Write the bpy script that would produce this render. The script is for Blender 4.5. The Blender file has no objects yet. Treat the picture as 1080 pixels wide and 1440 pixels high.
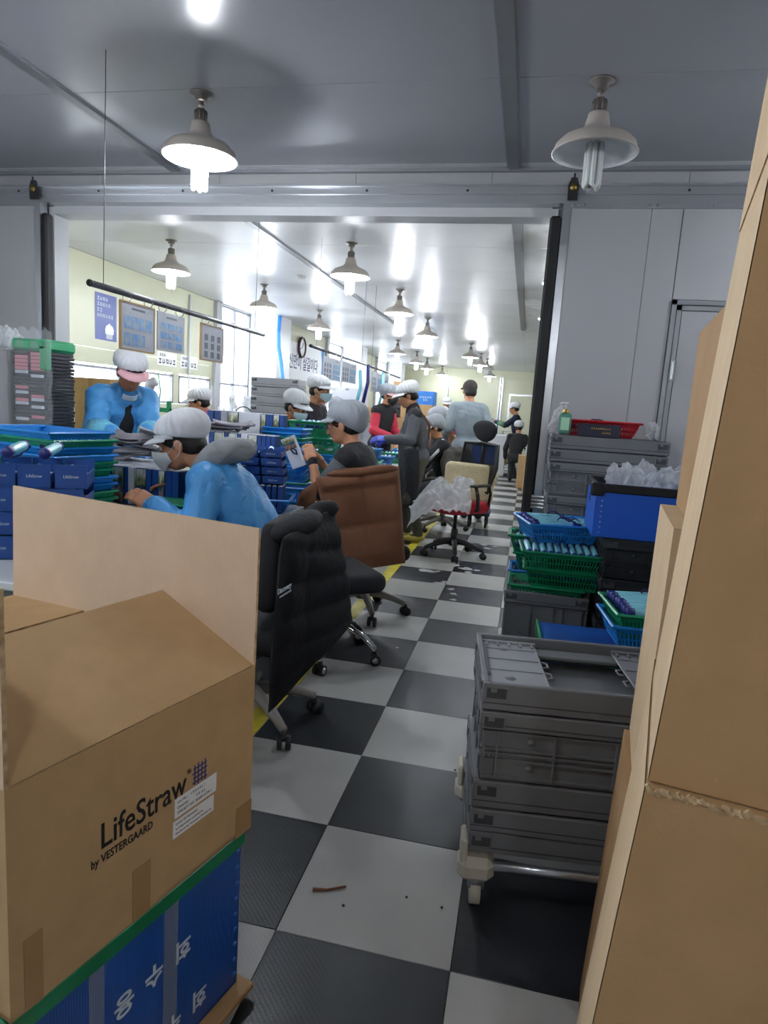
import bpy, bmesh, math, random
import numpy as np
from mathutils import Vector, Matrix, Euler
random.seed(7); np.random.seed(7)
S = bpy.context.scene
C = bpy.context.scene.collection
PI = math.pi

# ---------------------------------------------------------------- camera
CAM_H = 1.3407
def _cam():
    yaw, pit, rol = .203291, .157481, .0661222
    fw = Vector((-math.sin(yaw)*math.cos(pit), math.cos(yaw)*math.cos(pit), -math.sin(pit)))
    r0 = Vector((math.cos(yaw), math.sin(yaw), 0)); u0 = r0.cross(fw)
    r = math.cos(rol)*r0 + math.sin(rol)*u0; u = -math.sin(rol)*r0 + math.cos(rol)*u0
    cd = bpy.data.cameras.new('camera'); co = bpy.data.objects.new('camera', cd); C.objects.link(co)
    cd.sensor_fit = 'HORIZONTAL'; cd.sensor_width = 36; cd.lens = 36*924.16/1080
    cd.clip_start = .02
    m = Matrix((( r.x, u.x, -fw.x, 0), (r.y, u.y, -fw.y, 0), (r.z, u.z, -fw.z, CAM_H), (0, 0, 0, 1)))
    co.matrix_world = m
    S.camera = co
_cam()

# ---------------------------------------------------------------- world, exposure
wd = bpy.data.worlds.new('daylight'); S.world = wd; wd.use_nodes = True
bgn = wd.node_tree.nodes['Background']
bgn.inputs[0].default_value = (.92, .96, 1, 1); bgn.inputs[1].default_value = 6.0
S.view_settings.view_transform = 'Standard'; S.view_settings.look = 'None'
S.view_settings.gamma = 1; S.view_settings.exposure = 0.8
LAMP = 130.0           # strength of a lit tube bulb

# ---------------------------------------------------------------- materials
def srgb(h):
    h = h.lstrip('#'); o = []
    for i in (0, 2, 4):
        v = int(h[i:i+2], 16)/255
        o.append(v/12.92 if v <= .04045 else ((v+.055)/1.055)**2.4)
    return (*o, 1)
MATS = {}
def mat(name, col='#888888', rough=.5, metal=0, var=None, bump=None, emit=None, trans=0, alpha=None, coat=0, spec=.5, sheen=0, wave=None):
    """procedural principled material. var=(scale, colour2, amount) noise mix, bump=(scale, strength, detail)"""
    if name in MATS: return MATS[name]
    m = bpy.data.materials.new(name); m.use_nodes = True; nt = m.node_tree; N = nt.nodes; L = nt.links
    b = N['Principled BSDF']
    c = srgb(col) if isinstance(col, str) else col
    b.inputs['Base Color'].default_value = c; b.inputs['Roughness'].default_value = rough
    b.inputs['Metallic'].default_value = metal; b.inputs['Specular IOR Level'].default_value = spec
    if coat: b.inputs['Coat Weight'].default_value = coat; b.inputs['Coat Roughness'].default_value = .12
    if trans: b.inputs['Transmission Weight'].default_value = trans
    if alpha is not None: b.inputs['Alpha'].default_value = alpha
    if sheen: b.inputs['Sheen Weight'].default_value = sheen
    if emit: b.inputs['Emission Color'].default_value = srgb(emit[0]); b.inputs['Emission Strength'].default_value = emit[1]
    if var or bump or wave: tc = N.new('ShaderNodeTexCoord')
    if var:
        n = N.new('ShaderNodeTexNoise'); n.inputs['Scale'].default_value = var[0]; n.inputs['Detail'].default_value = 6
        L.new(tc.outputs['Object'], n.inputs['Vector'])
        mx = N.new('ShaderNodeMix'); mx.data_type = 'RGBA'
        rp = N.new('ShaderNodeMapRange'); rp.inputs[1].default_value = .35; rp.inputs[2].default_value = .7; rp.inputs[4].default_value = var[2]
        L.new(n.outputs['Fac'], rp.inputs[0]); L.new(rp.outputs[0], mx.inputs[0])
        mx.inputs[6].default_value = c; mx.inputs[7].default_value = srgb(var[1])
        L.new(mx.outputs[2], b.inputs['Base Color'])
    if bump:
        n2 = N.new('ShaderNodeTexNoise'); n2.inputs['Scale'].default_value = bump[0]; n2.inputs['Detail'].default_value = bump[2] if len(bump) > 2 else 3
        L.new(tc.outputs['Object'], n2.inputs['Vector'])
        bp = N.new('ShaderNodeBump'); bp.inputs['Strength'].default_value = bump[1]; bp.inputs['Distance'].default_value = .02
        src = n2.outputs['Fac']
        if len(bump) > 2 and bump[2] >= 4:      # cloth: ridged noise gives creases
            n2.inputs['Detail'].default_value = 2; n2.inputs['Distortion'].default_value = .8
            s1 = N.new('ShaderNodeMath'); s1.operation = 'SUBTRACT'; s1.inputs[1].default_value = .5; L.new(src, s1.inputs[0])
            s2_ = N.new('ShaderNodeMath'); s2_.operation = 'ABSOLUTE'; L.new(s1.outputs[0], s2_.inputs[0])
            s3 = N.new('ShaderNodeMath'); s3.operation = 'POWER'; s3.inputs[1].default_value = .6; L.new(s2_.outputs[0], s3.inputs[0]); src = s3.outputs[0]
            bp.inputs['Distance'].default_value = .03
        L.new(src, bp.inputs['Height']); L.new(bp.outputs[0], b.inputs['Normal'])
    if wave:   # (axis 'X'/'Y'/'Z', scale, strength)
        w = N.new('ShaderNodeTexWave'); w.wave_type = 'BANDS'; w.bands_direction = wave[0]; w.inputs['Scale'].default_value = wave[1]
        w.inputs['Distortion'].default_value = .6
        L.new(tc.outputs['Object'], w.inputs['Vector'])
        bp = N.new('ShaderNodeBump'); bp.inputs['Strength'].default_value = wave[2]; bp.inputs['Distance'].default_value = .003
        L.new(w.outputs['Fac'], bp.inputs['Height']); L.new(bp.outputs[0], b.inputs['Normal'])
    MATS[name] = m
    return m
def film(name, col, tr=.6, rough=.2):
    """thin translucent plastic film or frosted pane: part clear, part diffusing"""
    if name in MATS: return MATS[name]
    m = bpy.data.materials.new(name); m.use_nodes = True; nt = m.node_tree; N = nt.nodes; L = nt.links
    b = N['Principled BSDF']; out = N['Material Output']
    b.inputs['Base Color'].default_value = srgb(col); b.inputs['Roughness'].default_value = rough
    t = N.new('ShaderNodeBsdfTransparent'); tl = N.new('ShaderNodeBsdfTranslucent'); tl.inputs[0].default_value = srgb(col)
    m1 = N.new('ShaderNodeMixShader'); m1.inputs[0].default_value = .4; L.new(b.outputs[0], m1.inputs[1]); L.new(tl.outputs[0], m1.inputs[2])
    m2 = N.new('ShaderNodeMixShader'); m2.inputs[0].default_value = tr; L.new(m1.outputs[0], m2.inputs[1]); L.new(t.outputs[0], m2.inputs[2])
    L.new(m2.outputs[0], out.inputs[0]); MATS[name] = m
    return m

# ---------------------------------------------------------------- scene tree
def tag(o, label=None, cat=None, group=None, kind=None):
    if label: o['label'] = label
    if cat: o['category'] = cat
    if group: o['group'] = group
    if kind: o['kind'] = kind
    return o
def thing(name, label, cat, loc=(0, 0, 0), rz=0, group=None):
    o = bpy.data.objects.new(name, None); C.objects.link(o); o.empty_display_size = .05
    o.location = loc; o.rotation_euler = (0, 0, rz)
    return tag(o, label, cat, group)
KIDS = {}
def obj(name, me, parent=None, loc=None, rot=None):
    o = bpy.data.objects.new(name, me); C.objects.link(o)
    if parent is not None:
        o.parent = parent; KIDS.setdefault(parent.name, []).append(o)
    if loc is not None: o.location = loc
    if rot is not None: o.rotation_euler = rot
    return o
def copy_tree(o, loc=None, rot=None, label=None, group=None, parent=None):
    c = o.copy(); C.objects.link(c)
    if parent is not None: c.parent = parent
    if loc is not None: c.location = loc
    if rot is not None: c.rotation_euler = rot if not isinstance(rot, (int, float)) else (0, 0, rot)
    if label: c['label'] = label
    if group: c['group'] = group
    for ch in KIDS.get(o.name, []):
        k = copy_tree(ch, parent=c); KIDS.setdefault(c.name, []).append(k)
    return c

# ---------------------------------------------------------------- mesh builder
class MB:
    def __init__(s): s.v = []; s.f = []; s.m = []; s.sm = []; s.cm = 0; s.cs = False
    def mat(s, i, smooth=None):
        s.cm = i
        if smooth is not None: s.cs = smooth
        return s
    def add(s, vs, fs):
        k = len(s.v); s.v += [tuple(v) for v in vs]
        for f in fs: s.f.append([k+i for i in f]); s.m.append(s.cm); s.sm.append(s.cs)
        return s
    def box(s, c, d, R=None):
        hx, hy, hz = d[0]/2, d[1]/2, d[2]/2
        p = [Vector((x*hx, y*hy, z*hz)) for z in (-1, 1) for y in (-1, 1) for x in (-1, 1)]
        if R is not None: p = [R @ q for q in p]
        c = Vector(c)
        return s.add([c+q for q in p], [(0, 2, 3, 1), (4, 5, 7, 6), (0, 1, 5, 4), (2, 6, 7, 3), (0, 4, 6, 2), (1, 3, 7, 5)])
    def b2(s, a, b):
        return s.box([(a[i]+b[i])/2 for i in range(3)], [abs(b[i]-a[i]) for i in range(3)])
    def bbox(s, c, d, r=.01, R=None):
        """box with chamfered edges"""
        hx, hy, hz = d[0]/2, d[1]/2, d[2]/2; r = min(r, hx*.98, hy*.98, hz*.98)
        bm = bmesh.new(); bmesh.ops.create_cube(bm, size=1)
        for v in bm.verts: v.co = Vector((v.co.x*2*hx, v.co.y*2*hy, v.co.z*2*hz))
        bmesh.ops.bevel(bm, geom=bm.edges[:], offset=r, segments=1, affect='EDGES', profile=.5)
        bm.verts.index_update(); c = Vector(c)
        s.add([c+(R @ v.co if R is not None else v.co) for v in bm.verts], [[v.index for v in f.verts] for f in bm.faces])
        bm.free(); return s
    def tube(s, pts, r, n=8, cap=True, close=False):
        pts = [Vector(p) for p in pts]; m = len(pts); rr = r if isinstance(r, (list, tuple)) else [r]*m
        prev = None; rings = []
        for i, p in enumerate(pts):
            if close: t = pts[(i+1) % m]-pts[i-1]
            else: t = (pts[min(i+1, m-1)]-pts[max(i-1, 0)])
            t.normalize()
            if prev is None:
                a = Vector((0, 0, 1)) if abs(t.z) < .9 else Vector((1, 0, 0)); nrm = t.cross(a).normalized()
            else:
                nrm = prev - t*prev.dot(t)
                nrm = nrm.normalized() if nrm.length > 1e-6 else t.orthogonal().normalized()
            prev = nrm; bn = t.cross(nrm)
            rings.append([p+(nrm*math.cos(2*PI*k/n)+bn*math.sin(2*PI*k/n))*rr[i] for k in range(n)])
        vs = [v for q in rings for v in q]; fs = []
        for i in range(m if close else m-1):
            j = (i+1) % m
            for k in range(n): fs.append((i*n+k, i*n+(k+1) % n, j*n+(k+1) % n, j*n+k))
        if cap and not close: fs.append(tuple(range(n-1, -1, -1))); fs.append(tuple((m-1)*n+k for k in range(n)))
        return s.add(vs, fs)
    def cyl(s, a, b, r, n=12, r2=None): return s.tube([a, b], [r, r if r2 is None else r2], n)
    def lathe(s, prof, n=24, c=(0, 0, 0), R=None, capb=False, capt=False):
        c = Vector(c); vs = []; fs = []
        for (r, z) in prof:
            for k in range(n):
                q = Vector((r*math.cos(2*PI*k/n), r*math.sin(2*PI*k/n), z)); vs.append(c+(R @ q if R is not None else q))
        for i in range(len(prof)-1):
            for k in range(n): fs.append((i*n+k, i*n+(k+1) % n, (i+1)*n+(k+1) % n, (i+1)*n+k))
        if capb: fs.append(tuple(range(n-1, -1, -1)))
        if capt: fs.append(tuple((len(prof)-1)*n+k for k in range(n)))
        return s.add(vs, fs)
    def prism(s, poly, z0, z1, M=None):
        n = len(poly); vs = [Vector((x, y, z0)) for x, y in poly]+[Vector((x, y, z1)) for x, y in poly]
        if M is not None: vs = [M @ v for v in vs]
        return s.add(vs, [tuple(range(n-1, -1, -1)), tuple(range(n, 2*n))]+[(i, (i+1) % n, n+(i+1) % n, n+i) for i in range(n)])
    def grid(s, fn, nu, nv, closeu=False):
        vs = [fn(i/nu, j/nv) for j in range(nv+1) for i in range(nu+(0 if closeu else 1))]; w = nu+(0 if closeu else 1); fs = []
        for j in range(nv):
            for i in range(nu): fs.append((j*w+i, j*w+(i+1) % w, (j+1)*w+(i+1) % w, (j+1)*w+i))
        return s.add(vs, fs)
    def slab(s, fn, nu, nv, th):
        """sheet fn(u,v) given thickness th along its normals (closed)"""
        P = np.array([[fn(i/nu, j/nv) for i in range(nu+1)] for j in range(nv+1)], float)
        du = np.gradient(P, axis=1); dv = np.gradient(P, axis=0); nn = np.cross(du, dv); nn /= (np.linalg.norm(nn, axis=2, keepdims=True)+1e-9)
        A = P+nn*th/2; B = P-nn*th/2; w = nu+1; k = (nu+1)*(nv+1)
        vs = list(A.reshape(-1, 3))+list(B.reshape(-1, 3)); fs = []
        for j in range(nv):
            for i in range(nu):
                a = j*w+i; fs.append((a, a+1, a+w+1, a+w)); fs.append((k+a, k+a+w, k+a+w+1, k+a+1))
        for i in range(nu): fs.append((i+1, i, k+i, k+i+1)); a = nv*w+i; fs.append((a, a+1, k+a+1, k+a))
        for j in range(nv): a = j*w; fs.append((a, a+w, k+a+w, k+a)); a = j*w+nu; fs.append((a+w, a, k+a, k+a+w))
        return s.add(vs, fs)
    def mesh(s, name, mats):
        me = bpy.data.meshes.new(name); me.from_pydata(s.v, [], s.f)
        for m in (mats if isinstance(mats, (list, tuple)) else [mats]): me.materials.append(m)
        me.polygons.foreach_set('material_index', s.m); me.polygons.foreach_set('use_smooth', s.sm)
        me.update(); return me
    def build(s, name, mats, parent=None, loc=None, rot=None): return obj(name, s.mesh(name, mats), parent, loc, rot)
def B(): return MB()
def SB(): return MB().mat(0, True)

def text_me(body, size, m, extrude=.0006, align='CENTER', bold=0, shear=0, sx=1):
    cu = bpy.data.curves.new('txt', 'FONT'); cu.body = body; cu.size = size; cu.extrude = extrude
    cu.align_x = align; cu.align_y = 'CENTER'; cu.offset = bold; cu.shear = shear; cu.resolution_u = 3
    o = bpy.data.objects.new('txt', cu); C.objects.link(o)
    dg = bpy.context.evaluated_depsgraph_get(); me = bpy.data.meshes.new_from_object(o.evaluated_get(dg))
    bpy.data.objects.remove(o); bpy.data.curves.remove(cu)
    me.name = 'lettering'; me.materials.clear(); me.materials.append(m)
    if sx != 1: me.transform(Matrix.Diagonal((sx, 1, 1, 1)))
    return me
def frame3(x, y):   # rotation matrix with given x and y axes (z = x cross y)
    x = Vector(x).normalized(); y = Vector(y); y = (y-x*y.dot(x)).normalized(); z = x.cross(y)
    return Matrix((x, y, z)).transposed()
def place(me, name, parent, pos, xdir, ydir):
    o = obj(name, me, parent); o.matrix_local = Matrix.Translation(pos) @ frame3(xdir, ydir).to_4x4(); return o

def glyphs(n, size, m, seed=0, gap=1.12, th=.0008):
    """one row of n blurred, unreadable block letters as flat print (x right, y up, centred)"""
    rs = random.Random(seed); q = B(); a = size*.86
    for i in range(n):
        x0 = (i-(n-1)/2)*size*gap*.95
        for (u, v, w, h) in rs.choice([((-.28, .1, .2, .8), (.15, .3, .5, .2), (.15, -.25, .6, .22), (.32, 0, .18, .9)), ((0, .34, .85, .2), (0, 0, .2, .6), (0, -.34, .85, .22)), ((-.3, 0, .2, .85), (.05, -.3, .6, .2), (.3, .1, .2, .7)), ((0, .3, .6, .22), (-.25, -.05, .22, .5), (.25, -.05, .22, .5), (0, -.36, .8, .2))]):
            q.box((x0+u*a, v*a, 0), (w*a, h*a, th))
    return q.mesh('lettering', m)

# ---------------------------------------------------------------- implicit surfaces (bodies, clothes, soft things)
class SDF:
    def __init__(s): s.p = []
    def cone(s, a, b, ra, rb, k=.03, t=0): s.p.append(('c', np.array(a, float), np.array(b, float), ra, rb, k, t)); return s
    def ell(s, c, rad, R=None, k=.03, t=0): s.p.append(('e', np.array(c, float), np.array(rad, float), None if R is None else np.array(R, float), 0, k, t)); return s
    def rbox(s, c, h, r, R=None, k=.02, t=0): s.p.append(('b', np.array(c, float), np.array(h, float), None if R is None else np.array(R, float), r, k, t)); return s
    def cut(s, c, n, k=.005): s.p.append(('h', np.array(c, float), np.array(n, float)/np.linalg.norm(n), None, 0, k, -1)); return s
    def sube(s, c, rad, R=None, k=.01): s.p.append(('s', np.array(c, float), np.array(rad, float), None if R is None else np.array(R, float), 0, k, -1)); return s
    def bounds(s):
        lo = np.full(3, 1e9); hi = -lo
        for p in s.p:
            if p[0] == 'c':
                r = max(p[3], p[4]); lo = np.minimum(lo, np.minimum(p[1], p[2])-r); hi = np.maximum(hi, np.maximum(p[1], p[2])+r)
            elif p[0] in 'eb':
                r = p[2].copy() if p[3] is None else np.full(3, np.linalg.norm(p[2]) if p[0] == 'b' else p[2].max())
                lo = np.minimum(lo, p[1]-r-p[4]); hi = np.maximum(hi, p[1]+r+p[4])
        return lo, hi
    def mesh(s, name, mats, h=.01, disp=None, smooth=1):
        lo, hi = s.bounds(); pad = .02+2*h; lo = lo-pad; hi = hi+pad
        n = np.ceil((hi-lo)/h).astype(int)+1
        ax = [(lo[i]+h*np.arange(n[i])).astype(np.float32) for i in range(3)]
        f = np.full(n, 1.0, np.float32); tg = np.zeros(n, np.int8); best = np.full(n, 9., np.float32)
        for p in s.p:
            ty = p[0]
            if ty == 'c': r = max(p[3], p[4]); l = np.minimum(p[1], p[2])-r; u = np.maximum(p[1], p[2])+r
            elif ty in 'ebs':
                r = p[2] if p[3] is None else np.full(3, np.linalg.norm(p[2]) if ty == 'b' else p[2].max()); l = p[1]-r-p[4]; u = p[1]+r+p[4]
            else: l, u = lo, hi
            m = p[5]*1.5+3*h+.01
            i0 = np.clip(np.floor((l-m-lo)/h).astype(int), 0, n-1); i1 = np.clip(np.ceil((u+m-lo)/h).astype(int)+1, 1, n)
            sl = tuple(slice(a, b) for a, b in zip(i0, i1))
            X = ax[0][sl[0]][:, None, None]; Y = ax[1][sl[1]][None, :, None]; Z = ax[2][sl[2]][None, None, :]
            if ty == 'c':
                a, b = p[1], p[2]; ba = b-a; L2 = float(ba@ba)+1e-9
                px, py, pz = X-a[0], Y-a[1], Z-a[2]
                t = np.clip((px*ba[0]+py*ba[1]+pz*ba[2])/L2, 0, 1)
                d = np.sqrt((px-t*ba[0])**2+(py-t*ba[1])**2+(pz-t*ba[2])**2)-(p[3]+(p[4]-p[3])*t)
            elif ty == 'h':
                d = (X-p[1][0])*p[2][0]+(Y-p[1][1])*p[2][1]+(Z-p[1][2])*p[2][2]
            else:
                px, py, pz = X-p[1][0], Y-p[1][1], Z-p[1][2]
                if p[3] is not None:
                    R = p[3]; px, py, pz = px*R[0, 0]+py*R[1, 0]+pz*R[2, 0], px*R[0, 1]+py*R[1, 1]+pz*R[2, 1], px*R[0, 2]+py*R[1, 2]+pz*R[2, 2]
                if ty == 'b':
                    q = [np.abs(c)-hh for c, hh in zip((px, py, pz), p[2])]
                    d = np.sqrt(sum(np.maximum(c, 0)**2 for c in q))+np.minimum(np.maximum(np.maximum(q[0], q[1]), q[2]), 0)-p[4]
                else:
                    k0 = np.sqrt((px/p[2][0])**2+(py/p[2][1])**2+(pz/p[2][2])**2); k1 = np.sqrt((px/p[2][0]**2)**2+(py/p[2][1]**2)**2+(pz/p[2][2]**2)**2)+1e-6
                    d = k0*(k0-1)/k1
            d = np.broadcast_to(d, f[sl].shape).astype(np.float32); k = max(p[5], 1e-4)
            if ty in 'hs':
                d = d if ty == 'h' else -d     # keep side where plane d<0 ; outside of subtracted ellipsoid
                g = f[sl]; hh = np.clip(.5-.5*(g-d)/k, 0, 1); f[sl] = g*(1-hh)+d*hh+k*hh*(1-hh)
            else:
                g = f[sl]; hh = np.clip(.5+.5*(g-d)/k, 0, 1); f[sl] = g*(1-hh)+d*hh-k*hh*(1-hh)
                w = d < best[sl]; best[sl] = np.where(w, d, best[sl]); tg[sl] = np.where(w, p[6], tg[sl])
        if disp is not None: f = f+disp(ax[0][:, None, None], ax[1][None, :, None], ax[2][None, None, :]).astype(np.float32)
        ins = f < 0; nx, ny, nz = n
        # surface nets
        cr = np.zeros((nx-1, ny-1, nz-1), np.int16); acc = np.zeros((nx-1, ny-1, nz-1, 3), np.float32)
        off = [(a, b, c) for a in (0, 1) for b in (0, 1) for c in (0, 1)]
        def sub(A, o): return A[o[0]:nx-1+o[0], o[1]:ny-1+o[1], o[2]:nz-1+o[2]]
        for a in off:
            for d in range(3):
                if a[d] == 0:
                    b = list(a); b[d] = 1
                    fa, fb = sub(f, a), sub(f, b); c = sub(ins, a) != sub(ins, b)
                    t = np.where(c, fa/(fa-fb+1e-12), 0); cr += c
                    for e in range(3): acc[..., e] += np.where(c, a[e]+(t if e == d else 0), 0)
        act = cr > 0; idx = np.full(act.shape, -1, np.int64); K = int(act.sum()); idx[act] = np.arange(K)
        ijk = np.argwhere(act); V = (ijk+acc[act]/cr[act][:, None])*h+lo
        TG = tg[:-1, :-1, :-1][act]
        F = []
        for d in range(3):
            e1, e2 = (d+1) % 3, (d+2) % 3
            s0 = [slice(0, n[i]) for i in range(3)]; s1 = list(s0); s0[d] = slice(0, n[d]-1); s1[d] = slice(1, n[d])
            A = ins[tuple(s0)]; Bq = ins[tuple(s1)]
            c = np.argwhere(A != Bq)
            c = c[(c[:, e1] > 0) & (c[:, e2] > 0) & (c[:, e1] < n[e1]-1) & (c[:, e2] < n[e2]-1)]
            fl = A[tuple(c.T)]
            def q(o1, o2): cc = c.copy(); cc[:, e1] -= o1; cc[:, e2] -= o2; return idx[tuple(cc.T)]
            qd = np.stack([q(0, 0), q(1, 0), q(1, 1), q(0, 1)], 1)
            qd[~fl] = qd[~fl][:, ::-1]; F.append(qd)
        F = np.concatenate(F); F = F[(F >= 0).all(1)]
        for _ in range(smooth):
            sm = np.zeros_like(V); ct = np.zeros(len(V))
            for a in range(4):
                b = (a+1) % 4
                np.add.at(sm, F[:, a], V[F[:, b]]); np.add.at(ct, F[:, a], 1); np.add.at(sm, F[:, b], V[F[:, a]]); np.add.at(ct, F[:, b], 1)
            V = .45*V+.55*sm/np.maximum(ct, 1)[:, None]
        me = bpy.data.meshes.new(name); me.vertices.add(len(V)); me.vertices.foreach_set('co', V.astype(np.float32).ravel())
        me.loops.add(F.size); me.loops.foreach_set('vertex_index', F.astype(np.int32).ravel())
        me.polygons.add(len(F)); me.polygons.foreach_set('loop_start', np.arange(0, F.size, 4, dtype=np.int32))
        for m_ in (mats if isinstance(mats, (list, tuple)) else [mats]): me.materials.append(m_)
        me.polygons.foreach_set('material_index', TG[F[:, 0]].astype(np.int32)); me.polygons.foreach_set('use_smooth', np.ones(len(F), bool))
        me.update(calc_edges=True); return me
def rotm(rx=0, ry=0, rz=0): return Euler((rx, ry, rz)).to_matrix()
# ================================================================ the setting
HC = 2.80; WY = 4.32; FY = 22.7; XL = -4.9; XR = 2.9; OX0 = -3.37; OX1 = .03; OZ = 2.53
def struct(o): o['kind'] = 'structure'; return o
M_white_tile = mat('white_rubber_tile', '#b4b4b0', .42, var=(3, '#9f9e9a', .5), bump=(9, .05))
M_black_tile = mat('black_rubber_tile', '#1e2125', .36, var=(4, '#2b2f34', .6), bump=(9, .06))
def _studs(m):   # pressed stud pattern and scuffs of the rubber tiles
    nt = m.node_tree; N = nt.nodes; L = nt.links; b = N['Principled BSDF']
    tc = N.new('ShaderNodeTexCoord'); vo = N.new('ShaderNodeTexVoronoi'); vo.inputs['Scale'].default_value = 95; vo.inputs['Randomness'].default_value = 0
    mp = N.new('ShaderNodeMapping'); mp.inputs['Rotation'].default_value = (0, 0, .785); mp.inputs['Scale'].default_value = (1, 1, .001)
    L.new(tc.outputs['Object'], mp.inputs['Vector']); L.new(mp.outputs[0], vo.inputs['Vector'])
    bp = N.new('ShaderNodeBump'); bp.inputs['Strength'].default_value = .22; bp.inputs['Distance'].default_value = .002; bp.invert = True
    old = b.inputs['Normal'].links[0].from_socket; L.new(old, bp.inputs['Normal'])
    L.new(vo.outputs['Distance'], bp.inputs['Height']); L.new(bp.outputs[0], b.inputs['Normal'])
    oi = N.new('ShaderNodeObjectInfo'); n = N.new('ShaderNodeTexNoise'); n.inputs['Scale'].default_value = 2.2; n.inputs['Detail'].default_value = 5; n.noise_dimensions = '4D'
    mu = N.new('ShaderNodeMath'); mu.operation = 'MULTIPLY'; mu.inputs[1].default_value = 37; L.new(oi.outputs['Random'], mu.inputs[0]); L.new(mu.outputs[0], n.inputs['W'])
    L.new(tc.outputs['Object'], n.inputs['Vector'])
    mr = N.new('ShaderNodeMapRange'); mr.inputs[1].default_value = .3; mr.inputs[2].default_value = .75; mr.inputs[3].default_value = b.inputs['Roughness'].default_value-.1; mr.inputs[4].default_value = b.inputs['Roughness'].default_value+.18
    L.new(n.outputs['Fac'], mr.inputs[0]); L.new(mr.outputs[0], b.inputs['Roughness'])
_studs(M_white_tile); _studs(M_black_tile)
M_joint = mat('floor_joint_dark', '#2b2a28', .8)
M_panel = mat('grey_panel_paint', '#acadb0', .36, var=(1.2, '#a2a3a7', .5), bump=(30, .015))
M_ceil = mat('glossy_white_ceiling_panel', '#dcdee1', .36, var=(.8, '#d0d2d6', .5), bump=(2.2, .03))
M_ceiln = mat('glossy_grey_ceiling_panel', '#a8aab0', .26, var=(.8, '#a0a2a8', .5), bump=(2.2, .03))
M_cream = mat('cream_panel_paint', '#c4c5ab', .4, var=(1, '#bdbfa3', .5))
M_alu = mat('brushed_aluminium', '#c4c8cc', .28, .85, bump=(60, .02))
M_alud = mat('dull_aluminium', '#9a9da2', .4, .7)
M_rubber = mat('black_rubber', '#101114', .6)
M_dark = mat('dark_steel', '#4a4a4c', .4, .8)
M_seam = mat('panel_seam', '#6a6c70', .7)
M_pill = mat('pillar_paint', '#cfd2d6', .4)
M_frost = film('frosted_window_pane', '#f4f8ff', .55, .3)
M_wframe = mat('window_frame_grey', '#8d9096', .4, .3)

# floor slab with single tiles on the aisle, far and hidden tiles joined
fl = struct(B().b2((XL-.2, -3.2, -.12), (XR+.2, FY+.2, -.004)).build('floor', M_joint))
T = .45; TX0 = -.5042; TY0 = 1.4245
_tm = []
for m in (M_white_tile, M_black_tile):
    _tm.append(B().bbox((0, 0, -.002), (.4485, .4485, .004), .0012).mesh('tile', m))
rest = B()
for i in range(-10, 8):
    for j in range(-11, 48):
        x = TX0+T*(i+.5); y = TY0+T*(j+.5)
        if x < XL or x > XR or y < -3 or y > FY: continue
        k = (i+j) % 2
        if -2 <= i <= 2 and -3 <= j <= 42:
            obj('tile', _tm[k], fl, (x, y, 0))
        else: rest.mat(k).b2((x-.2242, y-.2242, -.004), (x+.2242, y+.2242, 0))
rest.build('tile_field', [M_white_tile, M_black_tile], fl)['kind'] = 'stuff'
M_yel = mat('yellow_floor_tape', '#d8c82e', .5, var=(14, '#a89a3a', .6))
tp = B().slab(lambda u, v: (-1.045+.085*u+.012*math.sin(v*5), 1.95+v*9.2, .0008), 1, 24, .0012).build('floor_marking_tape', M_yel)
tag(tp, 'yellow marking tape running along the checkered aisle floor', 'floor tape')
M_yel2 = mat('faded_yellow_tape', '#c2b05a', .6, var=(14, '#9b927a', .6))
tag(B().slab(lambda u, v: (-.66+.08*u+.1*v, 13.5+v*2.6, .0008), 1, 6, .0012).build('floor_marking_tape', M_yel2), 'short faded yellow tape on the far floor by the blue trolley', 'floor tape')

# ceiling: panels with fine joints, two raised cover strips
ce = struct(B().b2((XL-.2, -3.2, HC+.004), (XR+.2, FY+.2, HC+.15)).build('ceiling', M_seam))
cols = [XL, -2.43, -.22, 1.98, XR]; pm = {}
ys = [-3.2]+[round(-2.83+1.0*i, 3) for i in range(0, 26)]
ys = [y for y in ys if y < FY-.3]+[FY]
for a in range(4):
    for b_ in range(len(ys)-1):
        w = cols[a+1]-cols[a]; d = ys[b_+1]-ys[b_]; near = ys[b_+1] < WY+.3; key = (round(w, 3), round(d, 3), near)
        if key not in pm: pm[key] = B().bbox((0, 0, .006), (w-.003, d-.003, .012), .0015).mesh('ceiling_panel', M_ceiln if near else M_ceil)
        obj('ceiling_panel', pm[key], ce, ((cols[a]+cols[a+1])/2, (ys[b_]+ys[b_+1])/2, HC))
for k, x in enumerate((-2.43, -.22)):
    for (y0, y1) in ((-3, WY-.06), (WY+.06, 11.8)):
        q = B(); q.b2((x-.03, y0, HC-.014), (x+.03, y1, HC)); q.b2((x-.042, y0, HC-.005), (x-.03, y1, HC)); q.b2((x+.03, y0, HC-.005), (x+.042, y1, HC))
        struct(q.build('trim_%d' % (k*2+1+(y0 > 0)), M_alud))
struct(B().b2((XL, WY-.09, HC-.02), (XR, WY-.055, HC)).build('trim_5', M_alud))

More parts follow.
